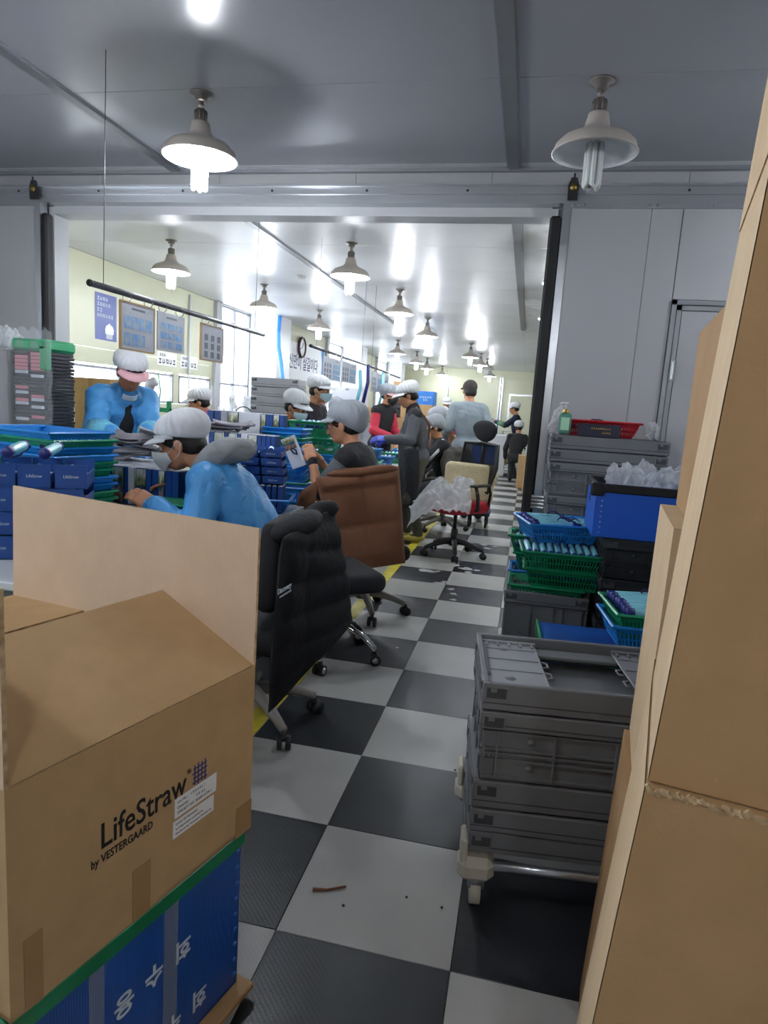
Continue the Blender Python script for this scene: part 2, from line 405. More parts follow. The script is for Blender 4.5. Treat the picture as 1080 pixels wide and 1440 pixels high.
# partition wall with the wide opening
wf = B(); wf.b2((XL, WY-.05, 0), (OX0, WY+.05, HC)); wf.b2((OX1, WY-.05, 0), (XR, WY+.05, HC)); wf.b2((OX0, WY-.05, OZ), (OX1, WY+.05, HC))
wfo = struct(wf.build('wall_front', M_seam))
for a, b_ in zip([XL, -3.0, -2.13, -1.2, -.35, .77, 1.9], [-3.0, -2.13, -1.2, -.35, .77, 1.9, XR]):
    B().b2((a+.002, WY-.056, 2.62), (b_-.002, WY-.05, HC-.02)).build('panel', M_panel, wfo)
for a, b_ in ((XL, OX0-.02), (OX1+.02, XR)):
    B().b2((a, WY-.056, 0), (b_, WY-.05, 2.62)).build('panel', M_panel, wfo)
    B().b2((a, WY+.05, 0), (b_, WY+.056, HC-.02)).build('panel', M_cream, wfo)
B().b2((OX0, WY+.05, OZ+.03), (OX1, WY+.056, HC-.02)).build('panel', M_cream, wfo)
# opening lining and the sliding rail
q = B(); q.b2((OX0-.03, WY-.075, 0), (OX0+.006, WY+.075, OZ+.04)); q.b2((OX1-.006, WY-.075, 0), (OX1+.03, WY+.075, OZ+.04)); q.b2((OX0+.006, WY-.075, OZ-.008), (OX1-.006, WY+.075, OZ+.045))
struct(q.build('trim_6', mat('pale_lining_paint', '#c3c5c8', .4)))
q = B(); z = 2.575
for (za, zb, dy) in ((0, .03, .10), (.03, .055, .075), (.055, .095, .09), (.095, .107, .115)): q.b2((XL, WY-.06-dy, z+za), (XR, WY-.056, z+zb))
rail = struct(q.build('trim_7', M_alu))
for x in [-4.2+.62*i for i in range(11)]:
    B().mat(0, True).lathe([(.0, .006), (.006, .005), (.008, 0)], 8, (0, 0, 0), rotm(PI/2)).build('screw', M_dark, rail, (x, WY-.151, z+.075))

# sliding leaves
def leaf(name, x0, x1, side):
    """side=+1: leading edge at x0 (right leaf); -1: leading edge at x1"""
    y0, y1 = WY-.155, WY-.085; zt = 2.585
    d = struct(B().b2((x0+.02, y0+.006, .06), (x1-.02, y1, zt-.02)).build(name, M_seam))
    fr = B(); w = .045
    fr.b2((x0, y0-.004, .03), (x0+w, y1+.004, zt)); fr.b2((x1-w, y0-.004, .03), (x1, y1+.004, zt))
    fr.b2((x0+w, y0-.004, zt-.035), (x1-w, y1+.004, zt)); fr.b2((x0+w, y0-.004, .03), (x1-w, y1+.004, .07))
    fr.build('frame', M_alu, d)
    return d, y0, y1, zt
d1, y0, y1, zt = leaf('door_1', XL+.02, -3.41, -1)
for a, b_ in ((XL+.07, -4.14), (-4.135, -3.456)): B().b2((a, y0, .07), (b_, y0+.012, zt-.036)).build('panel', M_panel, d1)
B().bbox((-3.385, (y0+y1)/2, 1.28), (.045, .075, 2.46), .012).build('rubber_edge', M_rubber, d1)
d2, y0, y1, zt = leaf('door_2', .085, XR-.02, 1)
wx0, wx1, wz = .80, 1.62, 2.0        # wicket door in the right leaf
for a, b_, c_, e_ in ((.132, .573, .07, zt-.036), (.576, wx0-.06, .07, zt-.036), (wx0-.055, wx1+.055, wz+.06, zt-.036), (wx1+.06, XR-.07, .07, zt-.036)):
    B().b2((a, y0, c_), (b_, y0+.012, e_)).build('panel', M_panel, d2)
B().bbox((.05, (y0+y1)/2, 1.28), (.07, .085, 2.46), .014).build('rubber_edge', M_rubber, d2)
q = B()
for o_ in (0, .03):
    q.b2((wx0-.055+o_, y0-.014+o_*.2, .1), (wx0-.03+o_, y0+.01, wz+.055-o_)); q.b2((wx1+.055-o_, y0-.014+o_*.2, .1), (wx1+.03-o_, y0+.01, wz+.055-o_))
    q.b2((wx0-.055+o_, y0-.014+o_*.2, wz+.03-o_), (wx1+.055-o_, y0+.01, wz+.055-o_))
wk = q.build('wicket_frame', M_alu, d2)
B().b2((wx0+.005, y0-.002, .1), (wx1-.005, y0+.012, wz-.005)).build('wicket_panel', M_panel, d2)
q = B(); q.bbox((wx0-.012, y0-.02, 1.66), (.022, .014, .12), .003); q.cyl((wx0-.012, y0-.03, 1.61), (wx0-.012, y0-.03, 1.71), .007, 8)
q.build('hinge', M_alu, wk)
q = B()
for i in range(4): q.mat(0, True).cyl((.07, y0-.012, .79+.022*i), (.42, y0-.012, .79+.022*i), .0105, 8)
q.build('pull_rail', M_alu, d2)
q = B(); q.bbox((.2, y0-.006, 1.3), (.085, .012, .055), .004); q.mat(0, True).cyl((.225, y0-.012, 1.3), (.225, y0-.03, 1.3), .017, 10)
q.build('pull_latch', M_alud, d2)
for x in (.14, .17, .2, .56, .6, .9, 1.3):
    SB().lathe([(0, .004), (.007, .003), (.009, 0)], 8, (0, 0, 0), rotm(PI/2)).build('screw', M_alud, d2, (x, y0-.004, zt-.017))
for d_, x in ((d1, -3.44), (d2, .13)):
    q = B(); q.prism([(-.028, -.05), (.028, -.05), (.03, .03), (.016, .07), (-.016, .07), (-.03, .03)], -.008, .008, Matrix.Translation((x, y0-.02, zt+.055)) @ Matrix.Rotation(PI/2, 4, 'X'))
    q.mat(1, True).cyl((x, y0-.04, zt+.07), (x, y0-.02, zt+.07), .02, 12)
    q.mat(0, True).cyl((x, y0-.03, zt+.11), (x, y0-.03, zt+.145), .006, 8)
    q.build('roller_bracket', [M_dark, mat('brass_bolt', '#a08a50', .35, .9)], d_)

# far room: left wall in bays with pillars and windows
wl = struct(B().b2((XL-.2, WY, 0), (XL-.06, 6.2, HC)).build('wall_left', M_seam))
def panels_left(x, y0, y1, zs, wp=2.2):
    n = max(1, round((y1-y0)/wp))
    for a, b_ in zip(zs[:-1], zs[1:]):
        for k in range(n):
            ya, yb = y0+(y1-y0)*k/n, y0+(y1-y0)*(k+1)/n
            B().b2((x-.06, ya+.002, a+.003), (x, yb-.002, b_-.003)).build('panel', M_cream, wl)
panels_left(XL, WY, 9.75, [1.62, 1.8, 2.8], 9)
panels_left(XL, WY, 9.75, [0, 1.2], 9)
wn = [0]
def window(x, y0, y1, z0, z1, mull=1, transom=None):
    wn[0] += 1
    w = struct(film_pane(x, y0, y1, z0, z1, 'window_%d' % wn[0]))
    f = B(); t = .03
    f.b2((x-.07, y0, z0), (x+.004, y0+t, z1)); f.b2((x-.07, y1-t, z0), (x+.004, y1, z1)); f.b2((x-.07, y0, z0), (x+.004, y1, z0+t)); f.b2((x-.07, y0, z1-t), (x+.004, y1, z1))
    for k in range(1, mull+1):
        ym = y0+(y1-y0)*k/(mull+1); f.b2((x-.06, ym-.02, z0), (x, ym+.02, z1))
    if transom: f.b2((x-.06, y0, transom-.015), (x, y1, transom+.015))
    f.build('window_frame', M_wframe, w)
    return w
def film_pane(x, y0, y1, z0, z1, name): return B().b2((x-.045, y0, z0), (x-.04, y1, z1)).build(name, M_frost)
window(XL, 4.6, 7.3, 1.2, 1.6, 2); window(XL, 7.3, 8.55, 1.2, 1.6, 1); window(XL, 8.7, 9.65, 1.2, 1.6, 0)
B().b2((XL-.06, 4.32, 1.2), (XL, 4.6, 1.62)).build('panel', M_cream, wl); B().b2((XL-.06, 9.65, 1.2), (XL, 9.75, 1.62)).build('panel', M_cream, wl)
B().b2((XL-.06, 8.55, 1.2), (XL, 8.7, 1.62)).build('panel', M_cream, wl)
def pillar(name, x0, x1, ya, yb, m=M_pill):
    p = struct(B().b2((x0, ya, 0), (x1, yb, HC)).build(name, m)); return p
pillar('trim_8', XL-.06, XL+.06, 9.72, 9.9, M_panel)
window(XL, 9.9, 11.1, .95, 2.78, 1, 1.55)
B().b2((XL-.06, 9.9, 0), (XL, 11.1, .95)).build('panel', M_cream, wl)
X2 = -4.6
p1 = pillar('trim_9', XL-.06, -4.38, 11.1, 11.75)
panels_left(X2, 11.75, 14.6, [0, 1.0, 1.9, 2.8], 1.45)
pillar('trim_10', X2-.06, X2+.06, 14.55, 14.72, M_panel)
window(X2, 14.72, 16.0, .95, 2.74, 0, 1.55); B().b2((X2-.06, 14.7, 0), (X2, 16, .95)).build('panel', M_cream, wl)
pillar('trim_11', X2-.06, -4.12, 16.0, 16.6)
panels_left(X2, 16.6, 19.6, [0, 1.0, 1.9, 2.8], 1.5)
pillar('trim_12', X2-.06, X2+.06, 19.55, 19.7, M_panel)
window(X2, 19.7, 21.2, 1.2, 2.74, 0); B().b2((X2-.06, 19.7, 0), (X2, 21.2, 1.2)).build('panel', M_cream, wl)
pillar('trim_13', X2-.06, -4.12, 21.3, 21.9)
B().b2((X2-.06, 21.2, 0), (X2, FY, HC)).build('panel', M_cream, wl)
# far wall with a wide sliding panel and a door
wb = struct(B().b2((XL-.2, FY+.05, 0), (XR+.2, FY+.2, HC)).build('wall_back', M_seam))
for a, b_ in zip([XL, -3.75, -2.8], [-3.75, -2.8, -2.74]): B().b2((a+.003, FY-.005, 0), (b_-.003, FY+.05, HC)).build('panel', M_cream, wb)
B().b2((-2.74, FY-.02, 2.52), (XR, FY+.05, HC)).build('panel', M_cream, wb)
for a, b_ in zip([-2.72, -1.9, -.93, .35, 1.5], [-1.9, -1.02, .35, 1.5, XR]): B().b2((a+.003, FY+.02, 0), (b_-.003, FY+.05, 2.52)).build('panel', M_cream, wb)
q = B(); q.b2((-1.02, FY-.03, 0), (-.98, FY+.04, 2.6)); q.mat(1).b2((-.98, FY-.02, 0), (-.95, FY+.04, 2.58)); q.mat(0).b2((-.95, FY-.03, 0), (-.9, FY+.04, 2.6)); q.b2((-2.78, FY-.03, 0), (-2.74, FY+.04, 2.52))
struct(q.build('trim_14', [M_alu, M_rubber]))
d3 = struct(B().b2((-.62, FY+.0, 0), (.22, FY+.02, 2.0)).build('door_3', M_cream))
q = B(); q.b2((-.68, FY-.02, 0), (-.62, FY+.02, 2.06)); q.b2((.22, FY-.02, 0), (.28, FY+.02, 2.06)); q.b2((-.62, FY-.02, 2.0), (.22, FY+.02, 2.06)); q.build('door_frame', M_alu, d3)
q = SB(); q.cyl((.1, FY, 1.02), (.1, FY-.06, 1.02), .012, 8); q.lathe([(0, .03), (.028, .02), (.03, -.01), (0, -.02)], 10, (.1, FY-.07, 1.02), rotm(PI/2)); q.build('door_handle', M_dark, d3)
struct(B().b2((XR, WY, 0), (XR+.15, FY+.2, HC)).build('wall_right', M_cream))
# the near room's own sides behind and beside the photographer
struct(B().b2((XR, -3.2, 0), (XR+.15, WY, HC)).build('wall_side_right', M_panel))
nl = B(); nl.b2((XL-.15, -3.2, 0), (XL, WY, .9)); nl.b2((XL-.15, -3.2, 2.2), (XL, WY, HC)); nl.b2((XL-.15, -3.2, .9), (XL, -1.4, 2.2)); nl.b2((XL-.15, 1.2, .9), (XL, WY, 2.2))
struct(nl.build('wall_side_left', M_panel))
window(XL, -1.4, 1.2, .9, 2.2, 2)  # unseen window added to let daylight into the near room
struct(B().b2((XL-.15, -3.35, 0), (XR+.15, -3.2, HC)).build('wall_rear', M_panel))

# ================================================================ pendant lamps
M_shade = mat('beige_enamel_shade', '#c6bdb4', .4, var=(6, '#b5aba1', .5))
M_shadein = mat('white_reflector', '#e8ecf0', .3)
M_bulb_on = mat('lit_tube_bulb', '#ffffff', .4, emit=('#f3f8ff', LAMP))
M_bulb_off = mat('unlit_tube_bulb', '#dfe4e2', .25)
M_socket = mat('socket_metal', '#8b8580', .4, .6)
M_base = mat('bulb_base', '#d8d6d0', .5)
def make_lamp(label, on):
    t = thing('pendant_lamp', label, 'lamp'); t.scale = (.95, .95, .92)
    SB().lathe([(0, 0), (.06, 0), (.058, -.008), (.035, -.016), (.03, -.035), (.012, -.04), (0, -.04)], 20).build('ceiling_rose', M_socket, t)
    q = SB(); q.tube([(0, 0, -.03), (.004, 0, -.06), (0, 0, -.085)], .012, 10); q.lathe([(0, -.04), (.017, -.05), (.017, -.065), (0, -.075)], 12); q.build('swivel', M_socket, t)
    q = SB(); q.lathe([(.02, -.075), (.03, -.085), (.031, -.135), (.036, -.15)], 16)
    for k in range(10):
        a = 2*PI*k/10; q.box((.031*math.cos(a), .031*math.sin(a), -.108), (.005, .005, .045), rotm(0, 0, a))
    q.build('socket', M_socket, t)
    pr = [(.034, -.14), (.046, -.145), (.05, -.165), (.058, -.2), (.075, -.222), (.115, -.24), (.155, -.258), (.182, -.285), (.19, -.312), (.194, -.322)]
    q = SB(); q.lathe(pr, 36); q.mat(1, True).lathe([(r-.004, z-.002) for r, z in pr][::-1], 36); q.mat(0, True).lathe([(.19, -.324), (.196, -.322), (.196, -.318)], 36)
    q.build('shade', [M_shade, M_shadein], t)
    SB().lathe([(.02, -.2), (.036, -.215), (.042, -.24), (.042, -.275), (.036, -.28), (0, -.28)], 18).build('bulb_base', M_base, t)
    q = SB()
    for k in range(4):
        a = 2*PI*k/4+.4; c, s = math.cos(a), math.sin(a); e = .013
        p0 = Vector((.03*c-e*s, .03*s+e*c, -.275)); p1 = Vector((.03*c+e*s, .03*s-e*c, -.275)); dn = Vector((0, 0, -.19))
        q.tube([p0, p0+dn, p0*.5+p1*.5+dn*1.07-Vector((0, 0, .275*0)), p1+dn, p1], .012, 7)
    q.build('bulb', M_bulb_on if on else M_bulb_off, t)
    return t
lampA = make_lamp('lit pendant lamp on the near ceiling in front of the door rail', True)
lampA.location = (-1.717, 3.22, HC)
lb = make_lamp('unlit pendant lamp with bare white tubes on the near ceiling', False); lb.location = (.175, 3.225, HC)
_ll = [(-3.53, 6.09, 'lit pendant lamp in the far room above the man bending in the blue coat'), (-1.72, 6.09, 'large lit pendant lamp nearest behind the middle of the door rail'),
       (-3.47, 8.27, 'lit pendant lamp in front of the tall bright window'), (-1.70, 8.34, 'second lit lamp of the middle row behind the door rail'),
       (-3.39, 10.34, 'lit pendant lamp above the wall clock end of the hanging rod'), (-1.71, 10.76, 'third lit lamp of the middle row behind the door rail'),
       (-2.9, 14.35, 'lit lamp over the far part of the hanging rods'), (-2.9, 16.9, 'lit lamp over the black far cabinet'),
       (-1.32, 14.4, 'lit lamp straight above the man in the dark cap'), (-1.26, 16.6, 'lit lamp just right behind the one above the dark cap'),
       (-1.28, 21.1, 'small lit lamp nearest the far wall on the right'), (-2.87, 21.8, 'small lit lamp nearest the far wall on the left'), (-2.95, 19.0, 'small lit lamp between the far lamps over the blue boxes'),
       (.19, 6.15, 'lit pendant lamp half hidden by the right jamb, upper one'), (.19, 8.3, 'lit pendant lamp half hidden by the right jamb, lower one')]
for x, y, lab in _ll: copy_tree(lampA, (x, y, HC), random.random()*6, lab, 'lit pendant lamps of the far room')
for x, y, lab in [(-3.6, .6, 'added unseen pendant lamp lighting the near room from left of the picture'), (2.05, 3.2, 'added unseen pendant lamp lighting the near room from right of the picture'), (-1.7, .3, 'added unseen pendant lamp lighting the near room from above the photographer'), (.4, -1.7, 'added unseen pendant lamp lighting the cartons from behind the photographer')]:  # out-of-view lamps added to brighten the near room
    copy_tree(lampA, (x, y, HC), random.random()*6, lab, 'pendant lamps added out of view to light the near room')
lo = copy_tree(lb, (-1.19, 18.1, HC), 1.0, 'unlit lamp between the two far lit lamps on the right')
SB().lathe([(0, -.035), (.04, -.03), (.055, -.01), (.055, 0)], 18).build('smoke_detector', mat('detector_white', '#c9c9c5', .5), None, (-2.75, 7.65, HC))
tag(bpy.data.objects['smoke_detector'], 'small round smoke detector on the far ceiling', 'detector')
# ================================================================ cartons in front
M_kraft = mat('kraft_cardboard', '#ba9a70', .75, var=(18, '#ae8f66', .6), bump=(120, .05), spec=.25)
M_kraft2 = mat('kraft_cardboard_warm', '#b08c63', .8, var=(10, '#a07f57', .6), bump=(120, .05), spec=.2)
M_kraftin = mat('kraft_cardboard_inside', '#cdb49a', .8, var=(16, '#c2a88d', .6), wave=('Y', 38, .12), spec=.2)
M_kedge = mat('corrugated_edge', '#cbb08a', .85, var=(60, '#8f7550', .8), spec=.2)
M_ink = mat('black_print', '#16161a', .6)
M_navyink = mat('navy_print', '#1f2f7a', .6)
M_white = mat('white_paper', '#e9ebee', .6)
M_ptape = mat('brown_packing_tape', '#a8845a', .25, var=(20, '#a07c53', .5))
M_clear = film('clear_tape', '#cfd6dd', .75, .15)

def sheet(p0, du, dv, th=.006, nu=1, nv=1, bend=None):
    """flat board from corner p0 spanned by du, dv; edge gets the corrugation colour"""
    p0, du, dv = Vector(p0), Vector(du), Vector(dv); n = du.cross(dv).normalized(); q = B()
    def fn(u, v):
        p = p0+du*u+dv*v
        if bend: p = p+n*bend(u, v)
        return p
    q.slab(fn, nu, nv, th)
    k = 2*nu*nv
    for i in range(k, len(q.f)): q.m[i] = 1
    return q

ls = thing('open_carton', 'large open brown carton printed with a water straw logo, flaps up', 'carton', (-.9595, 1.072, .42), math.atan2(.9655, .2605))
A, Bh, Hh = .2725, .395, .37
bd = B()
for (c, d) in (((0, -Bh+.003, Hh/2), (2*A, .006, Hh)), ((0, Bh-.003, Hh/2), (2*A, .006, Hh)), ((A-.003, 0, Hh/2), (.006, 2*Bh-.012, Hh)), ((-A+.003, 0, Hh/2), (.006, 2*Bh-.012, Hh)), ((0, 0, .004), (2*A, 2*Bh, .008))):
    bd.box(c, d)
bd.build('carton_wall', M_kraft, ls)
sheet((-A, -Bh+.002, Hh), (2*A, 0, 0), (0, .262, .112), .006, 12, 6, lambda u, v: .012*math.sin(v*PI)*(1-u)).build('flap', [M_kraft, M_kedge], ls)
sheet((-A, Bh-.002, Hh), (2*A, 0, 0), (0, -.268, .012), .006, 6, 4).build('flap', [M_kraft, M_kedge], ls)
f3 = sheet((A-.003, -Bh, Hh), (.012, 2*Bh*.01, .29), (0, 2*Bh, 0), .007, 4, 10, lambda u, v: .006*math.sin(v*3)*u)
f3.build('flap', [M_kraftin, M_kedge], ls)
sheet((-A+.003, -Bh, Hh), (0, 0, .285), (0, 2*Bh, 0), .007).build('flap', [M_kraftin, M_kedge], ls)
# print and stickers on the side towards the aisle
def onface(me, name, x, z, parent=ls, dy=-.0004): return place(me, name, parent, (x, -Bh+dy, z), (1, 0, 0), (0, 0, 1))
onface(text_me('LifeStraw', .064, M_ink, .0003, bold=.0006, sx=.80), 'logo_lettering', -.021, .203)
onface(text_me('by VESTERGAARD', .021, M_ink, .0003, bold=.0003, sx=.78), 'logo_lettering', -.07, .165)
onface(text_me('®', .014, M_ink, .0003), 'logo_lettering', .083, .222)
q = B()
for k in range(4):
    q.box((.098+.0095*k, -Bh-.0004, .207), (.0026, .0006, .04+.004*(k % 2)))
    q.box((.112, -Bh-.0004, .192+.0095*k), (.04-.004*(k % 2), .0006, .0026))
q.build('logo_grid', M_navyink, ls)
for (x, z, w, h, lines) in ((.103, .164, .112, .039, ['Lot No :   1 0 0 4 4 L 1', 'Quantity :        5 0  pcs', 'DPK/EST NO. 85685-KOR-1']), (.098, .122, .109, .034, ['DANG VESTERGAARD', 'an independently assembled by', 'Distributed by: Vestergaard Frandsen Inc.'])):
    s = B().box((x, -Bh-.0005, z), (w, .001, h)).build('sticker', M_white, ls)
    for i, t in enumerate(lines):
        place(text_me(t, .0078 if h > .036 else .0058, M_ink, .0002, align='LEFT'), 'sticker_lettering', s, (x-w/2+.006, -Bh-.0011, z+h*.28-i*h*.28), (1, 0, 0), (0, 0, 1))
B().box((.25, -Bh-.0006, .03), (.05, .0008, .07)).build('tape', M_ptape, ls)
B().box((-.235, -Bh-.0006, .06), (.03, .0008, .12)).build('tape', M_ptape, ls)
B().box((-.03, -Bh-.0006, .05), (.04, .0008, .1)).build('tape', M_ptape, ls)

M_corr = mat('blue_corrugated_plastic', '#1c4f9e', .35, var=(7, '#174383', .6), wave=('X', 60, .15))
M_green = mat('green_plastic', '#0f7a4c', .35, var=(10, '#0c6640', .5))
bb = thing('plastic_return_box', 'blue corrugated plastic box with green rim under the open carton', 'plastic box', (-.965, 1.068, .035), math.atan2(.9655, .2605))
q = B(); a, b_, h = .265, .388, .345
for (c, d) in (((0, -b_+.003, h/2), (2*a, .006, h)), ((0, b_-.003, h/2), (2*a, .006, h)), ((a-.003, 0, h/2), (.006, 2*b_-.012, h)), ((-a+.003, 0, h/2), (.006, 2*b_-.012, h)), ((0, 0, .004), (2*a, 2*b_, .008))): q.box(c, d)
q.build('box_wall', M_corr, bb)
q = B()
for s in (-1, 1): q.bbox((0, s*b_, h+.018), (2*a+.016, .016, .04), .005); q.bbox((s*a, 0, h+.018), (.016, 2*b_+.016, .04), .005)
q.box((0, 0, h+.034), (2*a, 2*b_, .004)); q.build('rim', M_green, bb)
for i in range(9): SB().lathe([(0, .003), (.005, .0025), (.006, 0)], 8, (0, 0, 0), rotm(PI/2)).build('rivet', mat('blue_rivet', '#2a62b4', .3), bb, (a-.012, -b_-.0005, .03+.038*i))
M_wprint = mat('white_print', '#c9d2da', .5)
for ch, x in (('용', -.052), ('수', .018), ('회', .092)):
    place(text_me(ch, .05, M_wprint, .0003, bold=.0012), 'stencil_lettering', bb, (x, -b_-.0008, .225), (-1, 0, 0), (0, 0, -1))
for ch, x in (('용', -.052), ('수', .018), ('회', .092)):
    place(text_me(ch, .05, M_wprint, .0003, bold=.0012), 'stencil_lettering', bb, (x+.05, -b_-.0008, .07), (-1, 0, 0), (0, 0, -1))
for x, w in ((.06, .035), (-.11, .03)): B().box((x, -b_-.0006, h/2), (w, .0006, h)).build('clear_tape', M_clear, bb)
M_wood = mat('bare_wood', '#b08a5c', .6, var=(12, '#9b7548', .7), bump=(40, .1))
pl = thing('wooden_board', 'low wooden board under the blue plastic box', 'pallet', (-.965, 1.068, 0), math.atan2(.9655, .2605))
for k in range(5): B().bbox((0, -.34+.17*k, .027), (.57, .145 if k else .165, .016), .003).build('plank', M_wood, pl)
for x in (-.24, 0, .24): B().bbox((x, 0, .0095), (.07, .8, .019), .003).build('bearer', M_wood, pl)

# cartons right beside the lens
def carton(name, label, corner, th, w, d, h, sh=0, m=M_kraft2, group=None, rim=True):
    """corner = front-left-bottom corner; th turns the front edge; sh leans it to the right going up"""
    t = thing(name, label, 'carton', corner, th, group)
    q = B(); q.add([(x+(sh*h if z else 0), y, z*h) for z in (0, 1) for y in (0, d) for x in (0, w)], [(0, 2, 3, 1), (4, 5, 7, 6), (0, 1, 5, 4), (2, 6, 7, 3), (0, 4, 6, 2), (1, 3, 7, 5)])
    q.build('carton_body', m, t)
    return t
th = -math.radians(11)
M_side = mat('pale_kraft', '#d9bf9b', .8, var=(12, '#ccb08a', .5), spec=.2)  # pale tone, puts lamplight on the cartons' left faces into the colour
c1 = carton('tall_carton', 'brown carton at the right edge, lower one with the torn top edge', (.108, .74, .04), th, .5, .36, .9, .068)
q = B()
for i in range(120):
    q.box((.068*.9+.003+.0042*i+random.uniform(-.002, .002), .001, .9+random.uniform(-.0025, .0025)), (.007, .005, .0045), rotm(random.random(), random.random(), 0))
q.build('torn_edge', M_kedge, c1)
c2 = carton('tall_carton', 'tall brown carton at the right edge, upper one reaching towards the ceiling', (.174, .745, .942), th, .5, .35, .68, .05)
sheet((.05*.68, .004, .68), (.012, 0, .3), (0, .342, 0), .006, 2, 4).build('flap', [M_side, M_kedge], c2)
B().add([(-.0012, .0, .0), (-.0012, .35, 0), (.034-.0012, .35, .68), (.034-.0012, 0, .68)], [(0, 1, 2, 3)]).build('lit_side', M_side, c2)  # lamplit left side painted as a pale sheet, likewise on the lower carton
B().add([(-.0012, .0, .0), (-.0012, .36, 0), (.0612-.0012, .36, .9), (.0612-.0012, 0, .9)], [(0, 1, 2, 3)]).build('lit_side', M_side, c1)
for (lab, x, z0, z1, sh, m) in (('brown carton at the floor behind the torn carton, beside the crate dolly', .213, .0, .668, .034, M_kraft2), ('pale carton standing behind the tall right carton, level with the green basket', .247, .67, 1.178, .004, M_side), ('narrow brown carton behind the tall right carton, in front of the wicket door', .28, 1.18, 1.53, 0., M_kraft2)):
    c_ = carton('stacked_carton', lab, (x, 1.13, z0), -math.radians(7), .42, .34, z1-z0, sh, m, 'cartons stacked behind the tall right cartons')
    B().b2((.0, -.0012, (z1-z0)*.5-.03), (.42, -.0004, (z1-z0)*.5+.03)).build('tape', M_ptape, c_)
# ================================================================ grey folding crates
M_cr = mat('grey_crate_plastic', '#717376', .42, var=(5, '#67696c', .6), bump=(80, .02))
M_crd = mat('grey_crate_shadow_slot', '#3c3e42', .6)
M_crb = mat('black_crate_plastic', '#1d1f22', .45, var=(5, '#262a2e', .6))
M_crf = mat('light_grey_crate', '#93959a', .5, var=(5, '#87898e', .6))
def crate(label, h, w=.6, d=.4, lip=.05, ribs=True, m=M_cr, group='grey folding crates', open_top=False, name='folding_crate', cat='crate'):
    t = thing(name, label, cat, group=group)
    if h < .1: lip = h-.004
    z0 = max(h-lip, .004)
    q = B(); x, y = w/2, d/2
    q.bbox((0, 0, z0/2+.001), (w-.026, d-.026, max(z0-.002, .003)), .001); q.build('body', m, t)
    # lip: ring of four proud boards
    lp = B()
    for s in (-1, 1):
        lp.bbox((0, s*(y-.008), h-lip/2), (w, .016, lip-.002), .003); lp.bbox((s*(x-.008), 0, h-lip/2), (.016, d-.03, lip-.002), .003)
    lo = lp.build('lip', m, t)
    q = B()
    for s in (-1, 1): q.box((0, s*(y-.001), h-lip*.72), (w-.004, .003, .0035)); q.box((s*(x-.001), 0, h-lip*.72), (.003, d-.02, .0035))
    q.build('lip_groove', M_crd, lo)
    if not open_top: B().b2((-x+.016, -y+.016, h-.016), (x-.016, y-.016, h-.01)).build('lid', m, t)
    for sx in (-1, 1):
        for sy in (-1,):
            p = B(); cx = sx*(x-.036)
            p.mat(1).box((cx, sy*y, h-.027), (.052, .004, .03))
            p.mat(0); p.box((cx, sy*(y+.001), h-.0115), (.056, .004, .003)); p.box((cx, sy*(y+.001), h-.0425), (.056, .004, .003)); p.box((cx-.027, sy*(y+.001), h-.027), (.003, .004, .033)); p.box((cx+.027, sy*(y+.001), h-.027), (.003, .004, .033))
            p.box((cx-.008, sy*(y+.001), h-.018), (.016, .004, .012))
            p.build('latch_pocket', [m, M_crd], t)
    for sy in (-1, 1):
        p = B()
        p.mat(1).box((-x, sy*(y-.06), h-.024), (.004, .05, .02)); p.mat(0).box((-x-.001, sy*(y-.06), h-.012), (.004, .056, .004)); p.build('latch_pocket', [m, M_crd], t)
    if ribs and z0 > .09:
        zb, zt_ = .012, z0-.004; zm = (zb+zt_)/2
        vm = B().box((0, 0, 0), (.006, .014, zt_-zb)).mesh('rib', m)
        for px in (-.285, -.25, -.10, .06, .125, .26, .288):
            obj('rib', vm, t, (px*w/.6, -y+.009, zm)); obj('rib', vm, t, (px*w/.6, y-.013, zm))
        hm = B().box((0, 0, 0), (w-.03, .012, .005)).mesh('rib', m)
        for pz in (zb+.004, zm-.014, zm+.004, zm+.016, zt_-.002):
            obj('rib', hm, t, (0, -y+.01, pz)); obj('rib', hm, t, (0, y-.014, pz))
        hs = B().box((0, 0, 0), (.012, d-.04, .005)).mesh('rib', m); vs_ = B().box((0, 0, 0), (.014, .006, zt_-zb)).mesh('rib', m)
        for pz in (zb+.004, zm-.01, zm+.008, zt_-.002):
            obj('rib', hs, t, (-x+.014, 0, pz))
        for py in (-.15, -.05, .05, .15): obj('rib', vs_, t, (-x+.013, py*d/.4, zm))
        bs = SB().lathe([(0, .007), (.007, .005), (.011, 0)], 12, (0, 0, 0), rotm(PI/2)).mesh('boss', m)
        for px in (-.16, .19):
            for pz in (zm-.035 if zm-zb > .05 else zm, zm+.04):
                if zb < pz < zt_: obj('boss', bs, t, (px*w/.6, -y+.013, pz))
        q = B()
        for k in range(5): q.mat(0, True).cyl((-x+.004+.011*k, -y+.012, zm-.004), (-x+.012+.011*k, -y+.012, zm-.004), .008, 8)
        q.build('hinge', m, t)
    return t
def stack(items, x, y, z, rz, **kw):
    """items = [(h, label), ...] bottom to top; jitter keeps each crate a little askew"""
    out = []
    for k, (h, lab) in enumerate(items):
        c = crate(lab, h, **kw); j = random.uniform(-.004, .004)
        c.location = (x+j, y+random.uniform(-.004, .004), z); c.rotation_euler = (0, 0, rz+random.uniform(-.012, .012)); z += h; out.append(c)
    return z, out
